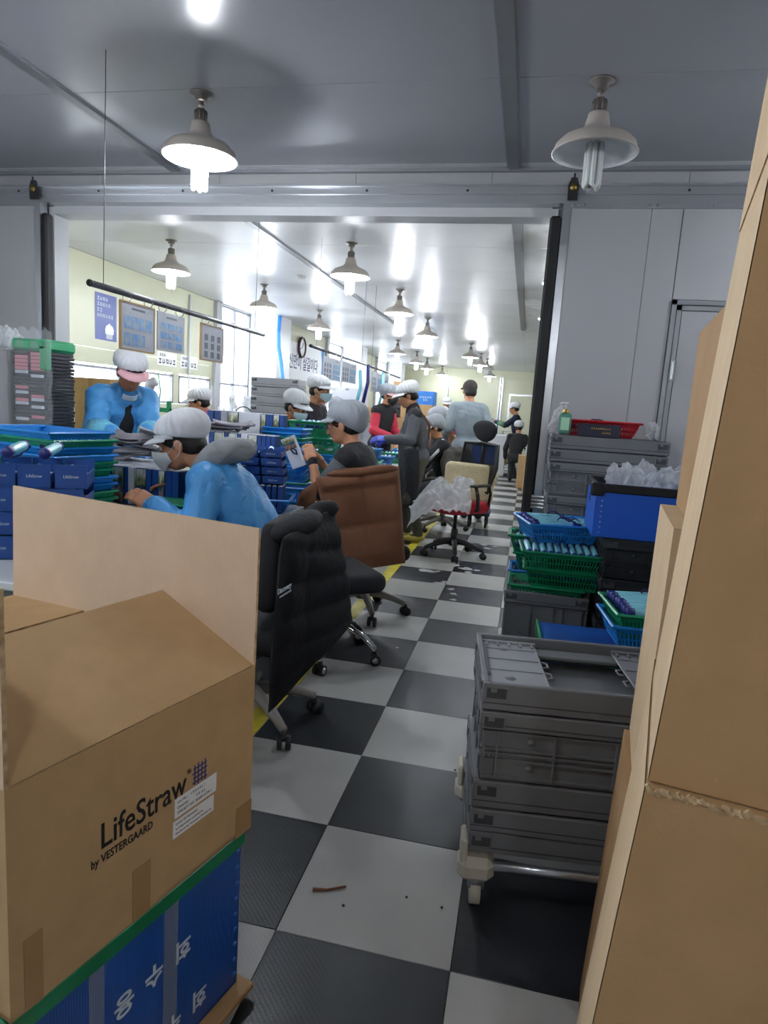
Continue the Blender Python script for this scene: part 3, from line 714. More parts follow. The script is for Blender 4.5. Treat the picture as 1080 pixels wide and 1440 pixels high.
# near stack on a dolly: front-left corner (-.046,1.653), turned 6.9 deg
rz = .12; cx = -.046+.3*math.cos(rz)-.2*math.sin(rz); cy = 1.653+.3*math.sin(rz)+.2*math.cos(rz)
z = .156
z, _ = stack([(.066, 'grey folded crate at the very bottom of the dolly stack'), (.069, 'grey folded crate second from the bottom on the dolly'), (.082, 'grey folded crate in the middle of the dolly stack below the ribbed one'), (.198, 'grey ribbed crate half raised, second from the top on the dolly')], cx, cy, z, rz)
# open topmost crate with its folded lids inside
tp_ = crate('grey folding crate with hinged lids lying inside, topmost on the dolly', .08, lip=.066, ribs=False, open_top=True)
tp_.location = (cx, cy, z); tp_.rotation_euler = (0, 0, rz+.004)
for s in (-1, 1):
    q = B(); xa = s*.2
    q.bbox((xa, 0, .058), (.165, .345, .006), .002)
    for yy in (-.085, .0, .085): q.box((xa, yy+.03, .062), (.15, .007, .004))
    for yy in (-.165, .165): q.box((xa, yy, .064), (.165, .01, .01))
    for k in range(5): q.box((xa-.07+.035*k, .15, .063), (.006, .03, .008))
    q.mat(1, True).lathe([(0, .0035), (.012, .002), (.016, 0)], 14, (xa-.02, -.11, .061)); q.lathe([(0, .0035), (.012, .002), (.016, 0)], 14, (xa-.02, .115, .061))
    q.build('lid_flap', [M_crf if s < 0 else M_cr, M_cr], tp_)
    for yy in (-.06, .02): SB().tube([(s*.115, yy-.02, .056), (s*.1, yy-.015, .056), (s*.1, yy+.015, .056), (s*.115, yy+.02, .056)], .0035, 6).build('lid_hinge', M_cr, tp_)
    B().bbox((s*.283, .02, .064), (.02, .25, .012), .004).build('handle', M_cr, tp_)
B().bbox((0, .14, .046), (.25, .06, .012), .003).build('hand_grip', M_cr, tp_)
# dolly
dl = thing('crate_dolly', 'low dolly with beige corner bumpers and steel rails under the grey crate stack', 'dolly', (cx, cy, 0), rz)
M_bei = mat('beige_bumper_plastic', '#c9c3b4', .5, var=(8, '#bab3a2', .5))
for s in (-1, 1): 
    SB().cyl((-.25, s*.2, .128), (.25, s*.2, .128), .013, 10).build('rail', M_alu, dl)
    SB().cyl((s*.29, -.16, .128), (s*.29, .16, .128), .013, 10).build('rail', M_alu, dl)
    for t_ in (-1, 1):
        q = B(); q.bbox((s*.275, t_*.185, .118), (.1, .085, .07), .02); q.bbox((s*.311, t_*.185, .175), (.018, .075, .07), .006); q.build('corner_bumper', M_bei, dl)
        q = SB(); q.cyl((s*.27-.014, t_*.18, .038), (s*.27+.014, t_*.18, .038), .038, 16); q.mat(1).box((s*.27, t_*.18, .072), (.045, .05, .03)); q.build('caster', [M_bei, M_alud], dl)
# bottle-green/blue boxes, basket crate E and hidden supports behind the dolly
zE, _ = stack([(.07, 'grey folded crate under the tall ribbed crate, at the floor'), (.43, 'tall grey crate carrying the green straw baskets')], .165, 3.46, 0, .0, w=.4, d=.55, lip=.06)
blk = thing('folded_plastic_box', 'blue corrugated box with green edge lying behind the dolly stack', 'plastic box', (.285, 2.66, .27), .05)
q = B(); q.bbox((0, 0, .1), (.30, .36, .2), .004); q.build('box_wall', M_corr, blk)
B().bbox((-.152, 0, .185), (.012, .37, .05), .003).build('rim', M_green, blk); B().bbox((0, -.182, .185), (.31, .012, .05), .003).build('rim', M_green, blk)
_, _ = stack([(.07, 'grey crate on the floor under the blue corrugated box, lowest'), (.2, 'grey crate directly under the blue corrugated box')], .27, 2.66, 0, .05, w=.42, d=.4, lip=.045)
# crates against the sliding leaf
zG, _ = stack([(.25, 'grey crate at the foot of the stack by the sliding leaf'), (.25, 'grey crate second from the floor by the sliding leaf'), (.235, 'grey crate third from the floor by the sliding leaf'), (.185, 'grey ribbed crate in the wall stack beside the blue tub'), (.185, 'grey ribbed crate second from top under the red basket'), (.072, 'grey folded crate second lid layer under the red basket'), (.078, 'grey folded crate on top of the wall stack carrying the red basket')], .447, 3.955, 0, 0.0, w=.62)
zB, _ = stack([(.22, 'black folding crate at the floor under the blue tub'), (.22, 'black folding crate second from the floor under the blue tub'), (.2, 'black folding crate third from the floor under the blue tub'), (.185, 'black folding crate directly under the blue tub')], .69, 3.26, 0, 0, m=M_crb, w=.6, d=.4, group='black folding crates')
# blue tub with black rim
M_tub = mat('bright_blue_plastic', '#1a5ccb', .3, var=(6, '#1d63d4', .5))
M_tubk = mat('black_rim_plastic', '#15171b', .4)
tb = thing('blue_tub', 'bright blue plastic tub with black rim on the black crates', 'tub', (.66, 3.29, zB), 0)
q = B(); w, d, h = .64, .40, .235
for (c, dd) in (((0, -d/2, h/2), (w, .008, h)), ((0, d/2, h/2), (w, .008, h)), ((w/2, 0, h/2), (.008, d, h)), ((-w/2, 0, h/2), (.008, d, h)), ((0, 0, .005), (w, d, .01))): q.box(c, dd)
q.build('tub_wall', M_tub, tb)
q = B()
for s in (-1, 1): q.bbox((0, s*d/2, h-.012), (w+.02, .022, .04), .005); q.bbox((s*w/2, 0, h-.012), (.022, d+.02, .04), .005)
q.bbox((-w/2, -d/2, h-.02), (.06, .03, .06), .006); q.build('rim', M_tubk, tb)
B().box((-w/2-.005, .05, h-.08), (.003, .02, .045)).build('grip_slot', M_tubk, tb)
for k in range(7): SB().lathe([(0, .003), (.004, .002), (.005, 0)], 8, (0, 0, 0), rotm(PI/2)).build('rivet', mat('pale_rivet', '#7fa2e6', .3), tb, (-w/2+.025, -d/2-.004, .02+.024*k))
# far stacks
_, _ = stack([(.098, 'grey folded crate in the far tall stack, layer %s' % s) for s in ('at the floor', 'second from floor', 'third from floor', 'fourth from floor', 'fifth from floor', 'sixth from floor', 'seventh from floor', 'eighth from floor just above table height', 'ninth, beside the seated worker', 'tenth, below the white cap', 'eleventh, level with the white cap', 'twelfth, just above the white cap', 'fourth from the top', 'third from the top', 'second from the top', 'topmost under the blue hose')], -2.62, 6.75, 0, .12, w=.5, d=.4, lip=.09, m=M_crf, ribs=False, group='grey crates in the far tall stack')
# ================================================================ baskets and drinking straws
M_gbask = mat('green_basket_plastic', '#128a5e', .35, var=(8, '#0f7a52', .5))
M_bbask = mat('blue_basket_plastic', '#1f86d6', .35, var=(8, '#1a78c6', .5))
M_rbask = mat('red_basket_plastic', '#c4232c', .35, var=(8, '#ae1c26', .5))
_bk = {}
def basket_meshes(w, d, h, m):
    k = (w, d, h, m.name)
    if k in _bk: return _bk[k]
    tp = .035; b0x, b0y = w/2-.012-tp, d/2-.012-tp; b1x, b1y = w/2-.012, d/2-.012
    rim = B(); rw = .014
    for s in (-1, 1):
        rim.bbox((0, s*(d/2-rw/2), h-.006), (w, rw, .012), .005); rim.bbox((s*(w/2-rw/2), 0, h-.006), (rw, d, .012), .005)
    for sx in (-1, 1):
        for sy in (-1, 1): rim.bbox((sx*(w/2-.02), sy*(d/2-.02), h-.008), (.03, .03, .01), .004)
    tray = B(); th = .003
    tray.box((0, 0, .003), (2*b0x, 2*b0y, .006))
    def ring(z0, z1):
        f0, f1 = z0/h, z1/h; x0, y0, x1, y1 = b0x+tp*f0, b0y+tp*f0, b0x+tp*f1, b0y+tp*f1
        P = [(-x0, -y0, z0), (x0, -y0, z0), (x0, y0, z0), (-x0, y0, z0), (-x1, -y1, z1), (x1, -y1, z1), (x1, y1, z1), (-x1, y1, z1)]
        P += [(x*(1-th/b0x), y*(1-th/b0y), z) for x, y, z in P]
        F = []
        for i in range(4):
            j = (i+1) % 4; F += [(i, j, 4+j, 4+i), (8+j, 8+i, 12+i, 12+j), (4+i, 4+j, 12+j, 12+i), (j, i, 8+i, 8+j)]
        tray.add(P, F)
    ring(0, .016); ring(h-.03, h-.004); ring((h-.014)/2-.004, (h-.014)/2+.004)
    sides = []
    for ax in (0, 1):
        for s in (-1, 1):
            q = B(); L = (b0x if ax == 0 else b0y); n = max(6, int(2*L/.0125))
            for i in range(n+1):
                f = -1+2*i/n
                for (z0, z1) in ((.014, h-.028),):
                    e0, e1 = z0/h, z1/h
                    def pt(e, z, o, inn):
                        a_ = f*(L+tp*e)+o; b__ = s*((b0y if ax == 0 else b0x)+tp*e-inn); return (a_, b__, z) if ax == 0 else (b__, a_, z)
                    vv = [pt(e, z, o, inn) for (e, z) in ((e0, z0), (e1, z1)) for (o, inn) in ((-.003, 0), (.003, 0), (.003, .003), (-.003, .003))]
                    q.add(vv, [(0, 1, 5, 4), (1, 2, 6, 5), (2, 3, 7, 6), (3, 0, 4, 7)])
            sides.append(q.mesh('slotted_side', m))
    _bk[k] = (rim.mesh('rim', m), tray.mesh('tray', m), sides)
    return _bk[k]
def basket(label, m, loc, rz=0, w=.43, d=.27, h=.1, group=None, tilt=0):
    t = thing('plastic_basket', label, 'basket', loc, rz, group)
    t.rotation_euler = (tilt, 0, rz)
    r, tr, sd = basket_meshes(w, d, h, m)
    obj('rim', r, t); obj('tray', tr, t)
    for s in sd: obj('slotted_side', s, t)
    return t
# filter straw
M_straw = mat('light_blue_straw_plastic', '#86c9d8', .3, var=(30, '#79bccc', .4))
M_navy = mat('navy_plastic', '#1c2570', .35)
M_cordm = mat('navy_cord', '#171d55', .7)
SR = .0155
_s_tube = SB().lathe([(SR*.96, -.075), (SR, -.07), (SR, .07), (SR*.9, .076)], 12).mesh('tube', M_straw)
_s_cap = SB().lathe([(0, -.1), (SR*.9, -.099), (SR*1.04, -.095), (SR*1.04, -.074), (SR*.9, -.073)], 12).mesh('end_cap', M_navy)
_s_mouth = SB().lathe([(SR*1.04, .073), (SR*1.04, .086), (SR*.7, .09), (SR*.55, .112), (0, .113)], 12).mesh('mouth_cap', M_navy)
q = SB(); pts = [(SR*1.1*math.cos(a), SR*1.1*math.sin(a)*.9, .082+.002*k) for k, a in enumerate([0, 1, 2, 3, 4, 5, 6])]
q.tube(pts, .0028, 6); q.tube([(SR, 0, .085), (SR*1.9, .01, .07), (SR*2.0, .024, .045), (SR*1.2, .03, .02), (SR*.9, .018, .01)], .0032, 6); _s_cord = q.mesh('lanyard', M_cordm)
q = B(); 
for k in range(4):
    a = .9+.12*k; q.box((SR*math.cos(a), SR*math.sin(a), .01*(k % 2)), (.0012, .0012, .06-.012*k), rotm(0, 0, a))
_s_print = q.mesh('print', mat('dark_print', '#28415c', .6))
def straw(label, loc, axis, roll=0, group=None, cord=True, scale=1.0):
    t = thing('filter_straw', label, 'drinking straw', loc, 0, group)
    z = Vector(axis).normalized(); qn = Vector((0, 0, 1)).rotation_difference(z)
    t.rotation_euler = (qn @ Euler((0, 0, roll)).to_quaternion()).to_euler(); t.scale = (scale,)*3
    obj('tube', _s_tube, t); obj('end_cap', _s_cap, t); obj('mouth_cap', _s_mouth, t)
    if cord: obj('lanyard', _s_cord, t)
    obj('print', _s_print, t)
    return t
def fill(loc, rz, label, n, along, pitch, z, group, layers=1, x0=0, y0=0, flip=1, jit=.004, scale=1.0):
    """a row of n straws in a basket at loc; along='x' lies across, 'y' points away"""
    Rm = rotm(0, 0, rz)
    OR = ['first', 'second', 'third', 'fourth', 'fifth', 'sixth', 'seventh', 'eighth', 'ninth', 'tenth', 'eleventh', 'twelfth']
    for l in range(layers):
        for i in range(n):
            a = (i-(n-1)/2)*pitch
            p = Vector((x0+random.uniform(-jit, jit), y0+a, z+l*.03)) if along == 'x' else Vector((x0+a, y0+random.uniform(-jit, jit), z+l*.03))
            ax = Vector((flip, random.uniform(-.03, .03), random.uniform(-.02, .04))) if along == 'x' else Vector((random.uniform(-.05, .05), flip, .12))
            straw(label+', '+OR[i]+(' from the front' if along == 'x' else ' from the left'), Vector(loc)+Rm @ p, Rm @ ax, random.random()*6, group, True, scale)
BE = .5
basket('green basket sunk into the top of the tall grey crate', M_gbask, (.167, 3.325, BE-.07), 0, .375, .25)
basket('blue basket behind, sunk into the back of the tall grey crate', M_bbask, (.162, 3.59, BE-.06), 0, .375, .25)
fill((.167, 3.325, BE-.07), 0, 'straw in the lowest green basket of the tall crate', 3, 'y', .036, .035, 'straws in the lowest green basket', x0=-.11)
fill((.162, 3.59, BE-.06), 0, 'straw in the back blue basket of the tall crate', 3, 'y', .036, .035, 'straws in the back blue basket', x0=-.11)
basket('green basket in the middle of the right basket stack', M_gbask, (.262, 3.345, BE+.017), .0, .43, .275)
fill((.262, 3.345, BE+.017), 0, 'navy capped straw in the middle green basket', 10, 'y', .036, .075, 'straws in the middle green basket', y0=-.005)
basket('green basket behind the middle green basket, lower one', M_gbask, (.19, 3.62, BE+.03), 0, .40, .25)
fill((.19, 3.62, BE+.03), 0, 'filter straw in the green basket behind the middle one', 3, 'y', .036, .05, 'straws in the back green basket', x0=-.1)
g1z = BE+.108
basket('upper green basket with a front row of straws, under the blue one', M_gbask, (.243, 3.325, g1z), .06, .44, .29)
fill((.243, 3.325, g1z), .06, 'filter straw lying in the upper green basket', 11, 'y', .036, .092, 'straws in the upper green basket', y0=-.0)
basket('green basket behind the upper green basket, mostly hidden', M_gbask, (.17, 3.63, g1z+.01), .0, .43, .23)
fill((.17, 3.63, g1z+.01), 0, 'filter straw in the hidden back green basket', 4, 'y', .036, .062, 'straws in the hidden back basket', x0=-.1)
bz = g1z+.112
basket('blue basket full of straws on top of the right stack', M_bbask, (.205, 3.52, bz), .25, .39, .36)
fill((.205, 3.52, bz), .25, 'filter straw with black print in the topmost blue basket', 8, 'x', .038, .092, 'straws in the topmost blue basket', x0=-.05, scale=1.15)
fill((.205, 3.52, bz), .25, 'straw at the right side of the topmost blue basket', 4, 'x', .07, .085, 'straws at the right of the topmost blue basket', x0=.12, flip=-1, scale=.8)
# right green basket on blue ones
basket('blue basket under the right green straw basket', M_bbask, (.56, 2.62, .505), .1, .40, .30)
basket('right green basket with a bundle of printed straws beside the tall cartons', M_gbask, (.575, 2.62, .555), .12, .42, .32, .1)
fill((.575, 2.62, .555), .12, 'printed filter straw bundled in the right green basket', 8, 'x', .037, .1, 'straws in the right green basket', x0=-.06, scale=1.15)
_, _ = stack([(.25, 'grey crate at the floor under the right basket pair'), (.25, 'grey crate under the right blue and green basket pair')], .81, 2.62, 0, .0, w=.6, d=.4, lip=.05)
# things on the wall crates
zg = 1.257
rb = basket('red basket holding blue straws on the wall crates', M_rbask, (.40, 3.97, zg), .03, .44, .26, .09)
fill((.40, 3.97, zg), .03, 'blue filter straw lying in the red basket', 5, 'x', .036, .06, 'straws in the red basket', x0=-.06, y0=.0)
bt = thing('soap_bottle', 'clear pump bottle with green soap standing on the wall crates', 'bottle', (.205, 3.83, zg))
M_soap = mat('green_soap_bottle', '#7fc9b0', .1, trans=.55)
q = B(); q.bbox((0, 0, .06), (.068, .045, .12), .012); q.build('body', M_soap, bt)
SB().lathe([(.022, .12), (.016, .128), (.016, .138), (.014, .14)], 14).build('collar', mat('gold_collar', '#b59a4c', .3, .9), bt)
q = SB(); q.cyl((0, 0, .138), (0, 0, .168), .005, 8); q.lathe([(.006, .165), (.014, .17), (.014, .178), (0, .18)], 12); q.tube([(0, 0, .174), (-.03, -.012, .173), (-.036, -.014, .163)], .005, 7); q.build('pump', mat('white_plastic', '#e4e4e0', .35), bt)
B().box((0, -.0235, .06), (.046, .001, .07)).build('label', mat('pale_green_label', '#a9d8b8', .5), bt)
dbx = thing('gift_box', 'dark navy box with gold lettering in front of the red basket', 'box', (.385, 3.79, zg), -.04)
B().bbox((0, 0, .035), (.22, .06, .07), .002).build('box_body', mat('midnight_card', '#12172f', .4), dbx)
M_gold = mat('gold_foil', '#c9a24a', .3, .8)
place(glyphs(9, .011, M_gold, 3), 'lettering', dbx, (.01, -.0305, .046), (1, 0, 0), (0, 0, 1))
place(glyphs(4, .011, M_gold, 4), 'lettering', dbx, (.04, -.0305, .024), (1, 0, 0), (0, 0, 1))
# crumpled clear bags
M_bag = film('clear_plastic_bag', '#eef2f6', .66, .08)
def unit(v): v = np.array(v, float); return v/np.linalg.norm(v)
def crumple(name, label, c, r, seed=0, m=None, cat='plastic bag', h=.008, amp=1.1, group=None):
    rs = np.random.RandomState(seed); w = [(unit(rs.normal(size=3))*rs.uniform(3, 9)/min(r), rs.uniform(0, 6)) for _ in range(7)]
    s = SDF()
    for k in range(6):
        o = rs.uniform(-.5, .5, 3)*np.array(r); s.ell(o, np.array(r)*rs.uniform(.45, .75), k=.02)
    def disp(X, Y, Z): return sum(np.abs(np.sin(X*a[0]+Y*a[1]+Z*a[2]+p)) for a, p in w)/7*min(r)*amp-min(r)*amp*.62
    s.p.append(('h', np.array([0, 0, -r[2]*.6]), np.array([0, 0, -1.]), None, 0, .004, -1))
    me = s.mesh(name, m or M_bag, h, disp, 0)
    o = obj(name, me, None, (c[0], c[1], c[2]+r[2]*.6)); 
    return tag(o, label, cat, group)
crumple('plastic_bag', 'crumpled clear plastic bag peeking up left in the blue tub', (.52, 3.29, zB+.16), (.11, .1, .115), 1)
crumple('plastic_bag', 'round clear plastic bag at the right in the blue tub', (.74, 3.31, zB+.155), (.14, .11, .095), 2)
crumple('plastic_bag', 'crumpled clear wrap left behind the soap bottle', (.17, 3.98, zg), (.05, .05, .11), 3)
crumple('plastic_bag', 'small clear bag hanging at the right end of the red basket', (.685, 3.97, zg), (.035, .05, .06), 4)
B().bbox((0, 0, .014), (.36, .26, .02), .005).build('blue_tray', M_bbask, None, (.75, 3.29, zB+.13)); tag(bpy.data.objects['blue_tray'], 'light blue tray lying inside the blue tub', 'tray')
# ================================================================ office chairs and the clothes on them
M_gbase = mat('grey_nylon_base', '#8a857f', .45, var=(10, '#7d7872', .5))
M_kbase = mat('black_nylon', '#1a1b1e', .42)
M_chrome = mat('chrome', '#d9dce0', .08, 1.0)
M_wheel = mat('caster_rubber', '#141416', .5)
M_fabk = mat('black_chair_fabric', '#1b1c20', .85, bump=(150, .1))
M_fabr = mat('red_seat_fabric', '#b01e38', .85, bump=(150, .1))
def office_chair(label, loc, face, phase, base, seat_m, seat_z=.47, r=.285, back=None, arms=True, headrest=False, name='office_chair'):
    """face = direction the sitter looks (x, y); phase = angle of the first base leg (deg, world)"""
    rz = math.atan2(-face[0], face[1]); t = thing(name, label, 'chair', loc, rz)
    m = {'grey': M_gbase, 'black': M_kbase, 'chrome': M_chrome}[base]
    for k in range(5):
        a = math.radians(phase+72*k)-rz; c, s = math.cos(a), math.sin(a)
        if base == 'chrome': pts = [(.03*c, .03*s, .17), (.12*c, .12*s, .175), (.21*c, .21*s, .14), (.27*c, .27*s, .09), (r*c, r*s, .065)]; rr = [.02, .018, .017, .016, .014]
        else: pts = [(.02*c, .02*s, .14), (.1*c, .1*s, .135), (.2*c, .2*s, .11), (r*c, r*s, .078)]; rr = [.03, .026, .022, .017]
        lg = SB().tube(pts, rr, 10).build('base_leg', m, t)
        q = SB(); px, py = (r+.004)*c, (r+.004)*s; ca, sa = math.cos(a+1.1+k), math.sin(a+1.1+k)
        for e in (-1, 1):
            q.mat(0, True).cyl((px+ca*e*.008, py+sa*e*.008, .029), (px+ca*e*.026, py+sa*e*.026, .029), .029, 14)
            if base == 'chrome': q.mat(1, True).cyl((px+ca*e*.026, py+sa*e*.026, .029), (px+ca*e*.0275, py+sa*e*.0275, .029), .017, 12)
        q.mat(0, True).cyl((px, py, .04), (px, py, .075), .009, 8); q.mat(0).box((px, py, .05), (.03, .03, .018), rotm(0, 0, a))
        q.build('caster', [M_wheel, M_chrome], lg)
    q = SB(); q.cyl((0, 0, .12), (0, 0, .26), .03, 14); q.cyl((0, 0, .25), (0, 0, seat_z-.07), .018, 12); q.cyl((0, 0, .1), (0, 0, .16), .045, 14); q.build('gas_column', m if base == 'grey' else M_kbase, t)
    q = B(); q.bbox((0, 0, seat_z-.075), (.2, .26, .035), .01); q.mat(0, True).cyl((.08, .05, seat_z-.07), (.22, .06, seat_z-.08), .008, 8); q.build('mechanism', M_kbase, t)
    me = SDF().rbox((0, 0, seat_z-.02), (.19, .18, .008), .045, k=.02).ell((0, .19, seat_z-.035), (.2, .07, .045), k=.03).mesh('seat', seat_m, .016); obj('seat', me, t)
    if back:
        if back == 'mesh':
            fr = SB(); zt_, zb = seat_z+.56, seat_z+.12
            fr.tube([(-.21, -.27, zt_), (-.23, -.25, seat_z+.35), (-.19, -.2, zb), (.19, -.2, zb), (.23, -.25, seat_z+.35), (.21, -.27, zt_), (0, -.285, zt_+.01)], .015, 8, close=True)
            fr.tube([(0, -.1, seat_z-.06), (0, -.26, seat_z-.03), (0, -.29, seat_z+.2), (0, -.31, zt_)], [.02, .025, .022, .018], 8)
            fo = fr.build('back_frame', M_kbase, t)
            def fn(u, v):
                zz = zb+(zt_-zb)*v; x = (-1+2*u)*(.19+.035*math.sin(v*PI*.7)); return (x, -.2-.07*v-.03*math.cos((u-.5)*PI), zz)
            B().slab(fn, 12, 12, .004).build('mesh_panel', film('black_chair_mesh', '#24262a', .35, .7), t)
        else:
            me = SDF().rbox((0, -.10, seat_z+.26), (.13, .015, .15), .03, rotm(.05), k=.02).mesh('backrest', M_fabk, .018); obj('backrest', me, t)
            SB().tube([(0, -.04, seat_z-.06), (0, -.15, seat_z-.05), (0, -.15, seat_z+.1), (0, -.13, seat_z+.25)], .022, 8).build('back_bar', M_kbase, t)
    if headrest:
        me = SDF().ell((0, -.3, seat_z+.70), (.155, .035, .085), rotm(-.15), k=.02).ell((0, -.31, seat_z+.64), (.11, .03, .06), k=.04).mesh('headrest', M_fabk, .012); obj('headrest', me, t)
        B().bbox((0, -.32, seat_z+.57), (.06, .02, .16), .006).build('headrest_post', M_kbase, t)
    if arms:
        for s in (-1, 1):
            q = SB(); q.tube([(s*.2, -.02, seat_z-.05), (s*.27, .0, seat_z-.02), (s*.275, .02, seat_z+.1), (s*.27, .05, seat_z+.19)], [.016, .018, .018, .016], 8)
            q.mat(0).bbox((s*.27, -.01, seat_z+.2), (.055, .25, .024), .01)
            q.mat(0, True).tube([(s*.27, -.12, seat_z+.195), (s*.255, -.17, seat_z+.12), (s*.22, -.19, seat_z)], .014, 8); q.build('armrest', M_kbase, t)
    return t
def unit(v): v = np.array(v, float); return v/np.linalg.norm(v)
chA = office_chair('nearest office chair with grey base carrying the black puffer jacket', (-1.03, 2.45, 0), (-.93, -.1), -39, 'grey', M_fabk, arms=False, back='pad', seat_z=.44, name='office_chair')
chB = office_chair('office chair with chrome base under the seated blue coated worker', (-.94, 3.27, 0), (-.62, .78), -80, 'chrome', M_fabk, arms=False, back=None, seat_z=.46, r=.275)
chC = office_chair('office chair with grey base carrying the brown puffer vest', (-.95, 4.08, 0), (-.6, .8), -63, 'grey', M_fabk, arms=False, back='pad', seat_z=.45)
chD = office_chair('black mesh office chair with headrest, red seat and beige cushion', (-.57, 6.1, 0), (-.62, -.78), -80, 'black', M_fabr, back='mesh', headrest=True, seat_z=.5)

M_puffk = mat('black_puffer_nylon', '#131417', .8, bump=(22, .25, 3), spec=.25)
M_puffb = mat('brown_puffer_nylon', '#6d4730', .75, bump=(22, .25, 3), spec=.3)
def quilt(name, TL, TR, BL, BR, th, seams, vseams=(), m=None, nu=30, nv=36, sag=.0, warp=0, hem=0):
    TL, TR, BL, BR = [np.array(p, float) for p in (TL, TR, BL, BR)]
    n = unit(np.cross(TR-TL, BL-TL)); n = -n if n[1] > 0 else n      # towards the camera side (-y)
    q = SB(); P = np.zeros((2, nv+1, nu+1, 3))
    sv = sorted([0]+list(seams)+[1]); su = sorted([0]+list(vseams)+[1])
    for j in range(nv+1):
        v = j/nv
        for i in range(nu+1):
            u = i/nu
            vv = min(1, max(0, v+warp*(u-.5)))
            p = (TL*(1-u)+TR*u)*(1-v)+(BL*(1-u)+BR*u)*v
            a = max(k for k in range(len(sv)-1) if vv >= sv[k]-1e-9); f = (vv-sv[a])/(sv[a+1]-sv[a])
            b_ = max(k for k in range(len(su)-1) if u >= su[k]-1e-9); g = (u-su[b_])/(su[b_+1]-su[b_])
            puff = (.35+.65*(max(0, 4*f*(1-f)))**.45)*(.55+.45*(max(0, 4*g*(1-g)))**.3)
            edge = min(1, (4*min(u, 1-u)*3.2))**.5*min(1, 6*(1-v)+.15)**.5*min(1, 9*v+.05)**.5
            fold = .006*math.sin(5*u+6*v)+.004*math.sin(9*u-11*v)
            p = p+np.array([0, 0, -sag*math.sin(u*PI)*v])
            P[0, j, i] = p+n*(th*puff*edge+fold*edge); P[1, j, i] = p-n*(th*.7*edge)
    w = nu+1; k = w*(nv+1); fs = []
    for j in range(nv):
        for i in range(nu): a = j*w+i; fs.append((a, a+w, a+w+1, a+1)); fs.append((k+a, k+a+1, k+a+w+1, k+a+w))
    for i in range(nu): fs.append((i, i+1, k+i+1, k+i)); a = nv*w+i; fs.append((a+1, a, k+a, k+a+1))
    for j in range(nv): a = j*w; fs.append((a+w, a, k+a, k+a+w)); a = j*w+nu; fs.append((a, a+w, k+a+w, k+a))
    q.add(P.reshape(-1, 3), fs); return q, n
# black puffer jacket
jk = thing('puffer_jacket', 'black puffer jacket hung over the nearest office chair', 'jacket', (-.9, 2.55, .1))
O = Vector((.9, -2.55, -.1))
q, nB = quilt('jacket', (-.82, 2.20, .85), (-.80, 2.78, .89), (-.83, 2.15, .20), (-.69, 2.80, .375), .038, (.2, .4, .6, .8), (.32,), M_puffk, warp=-.3)
o = q.build('jacket_body', M_puffk, jk, tuple(O))
me = SDF().ell((-.84, 2.72, .875), (.1, .055, .045), rotm(0, -.2, 1.1), k=.03).ell((-.85, 2.45, .855), (.2, .075, .05), rotm(0, -.08, 1.5), k=.03).mesh('hood', M_puffk, .014); obj('hood', me, jk, tuple(O))
tx = np.array([.62, .78, 0]); 
place(text_me('Discovery', .03, M_wprint, .0006, sx=.95), 'lettering', jk, Vector((-.776, 2.125, .69))+O, (.06, 1, 0), (0, .05, 1))
place(glyphs(12, .008, M_wprint, 8), 'lettering', jk, Vector((-.776, 2.135, .668))+O, (.06, 1, 0), (0, .05, 1))
# brown puffer vest
vs = thing('puffer_vest', 'brown quilted puffer vest hung over the back of a grey office chair', 'vest', (-.93, 3.85, .36))
O2 = Vector((.93, -3.85, -.36))
q, nV = quilt('vest', (-1.19, 3.70, .905), (-.745, 3.98, .99), (-1.00, 3.64, .36), (-.655, 3.94, .395), .05, (.17, .55), (.5,), M_puffb)
q.build('vest_body', M_puffb, vs, tuple(O2))
q, _ = quilt('vf', (-1.30, 3.74, .80), (-1.17, 3.72, .90), (-1.36, 3.8, .60), (-1.2, 3.68, .58), .03, (.5,), (), M_puffb, 10, 16)
q.build('vest_front', M_puffb, vs, tuple(O2))
SDF_c = SDF().ell((-1.0, 3.82, .94), (.16, .05, .03), rotm(0, -.1, .55), k=.03).ell((-.84, 3.92, .965), (.11, .045, .03), rotm(0, -.1, .55), k=.03).mesh('collar', M_puffb, .012); obj('collar', SDF_c, vs, tuple(O2))
# cushion and plastic sheet on the mesh chair
M_beige = mat('beige_knit', '#d3c3a2', .9, bump=(90, .5), var=(40, '#c2b08d', .5))
me = SDF().rbox((0, 0, .185), (.19, .02, .14), .045, k=.02).cone((.2, -.02, .34), (.23, -.03, .22), .03, .035, .03).mesh('seat_cushion', M_beige, .011)
fx = math.atan2(.72, -.69)
cu = obj('seat_cushion', me, None, (-.47, 6.12, .515), (-.22, .06, .42)); tag(cu, 'beige knitted cushion leaning on the mesh chair', 'cushion')
M_sheet = film('cloudy_plastic_sheet', '#e4e8ec', .38, .22)
def sheetfn(u, v):
    x = -.99+.56*u; y = 5.88+.36*v-.16*u
    cr = .03*abs(math.sin(9*u+6*v))+.022*abs(math.sin(17*v-8*u+1))+.014*abs(math.sin(31*u+5*v))+.012*abs(math.sin(27*v+19*u))
    z = .565+cr*(.6+.8*u)+.10*math.exp(-((u-.35)**2+(v-.85)**2)*9)+.11*math.exp(-((u-.85)**2+(v-.75)**2)*10)
    if u < .4: z -= .42*(.4-u)
    if v < .3: z -= .5*(.3-v)
    return (x+.02*math.sin(11*v), y+.02*math.sin(13*u), z)
sh = SB().slab(sheetfn, 64, 48, .0015).build('plastic_sheet', M_sheet); tag(sh, 'crumpled cloudy plastic sheet draped over the red chair seat', 'plastic sheet')
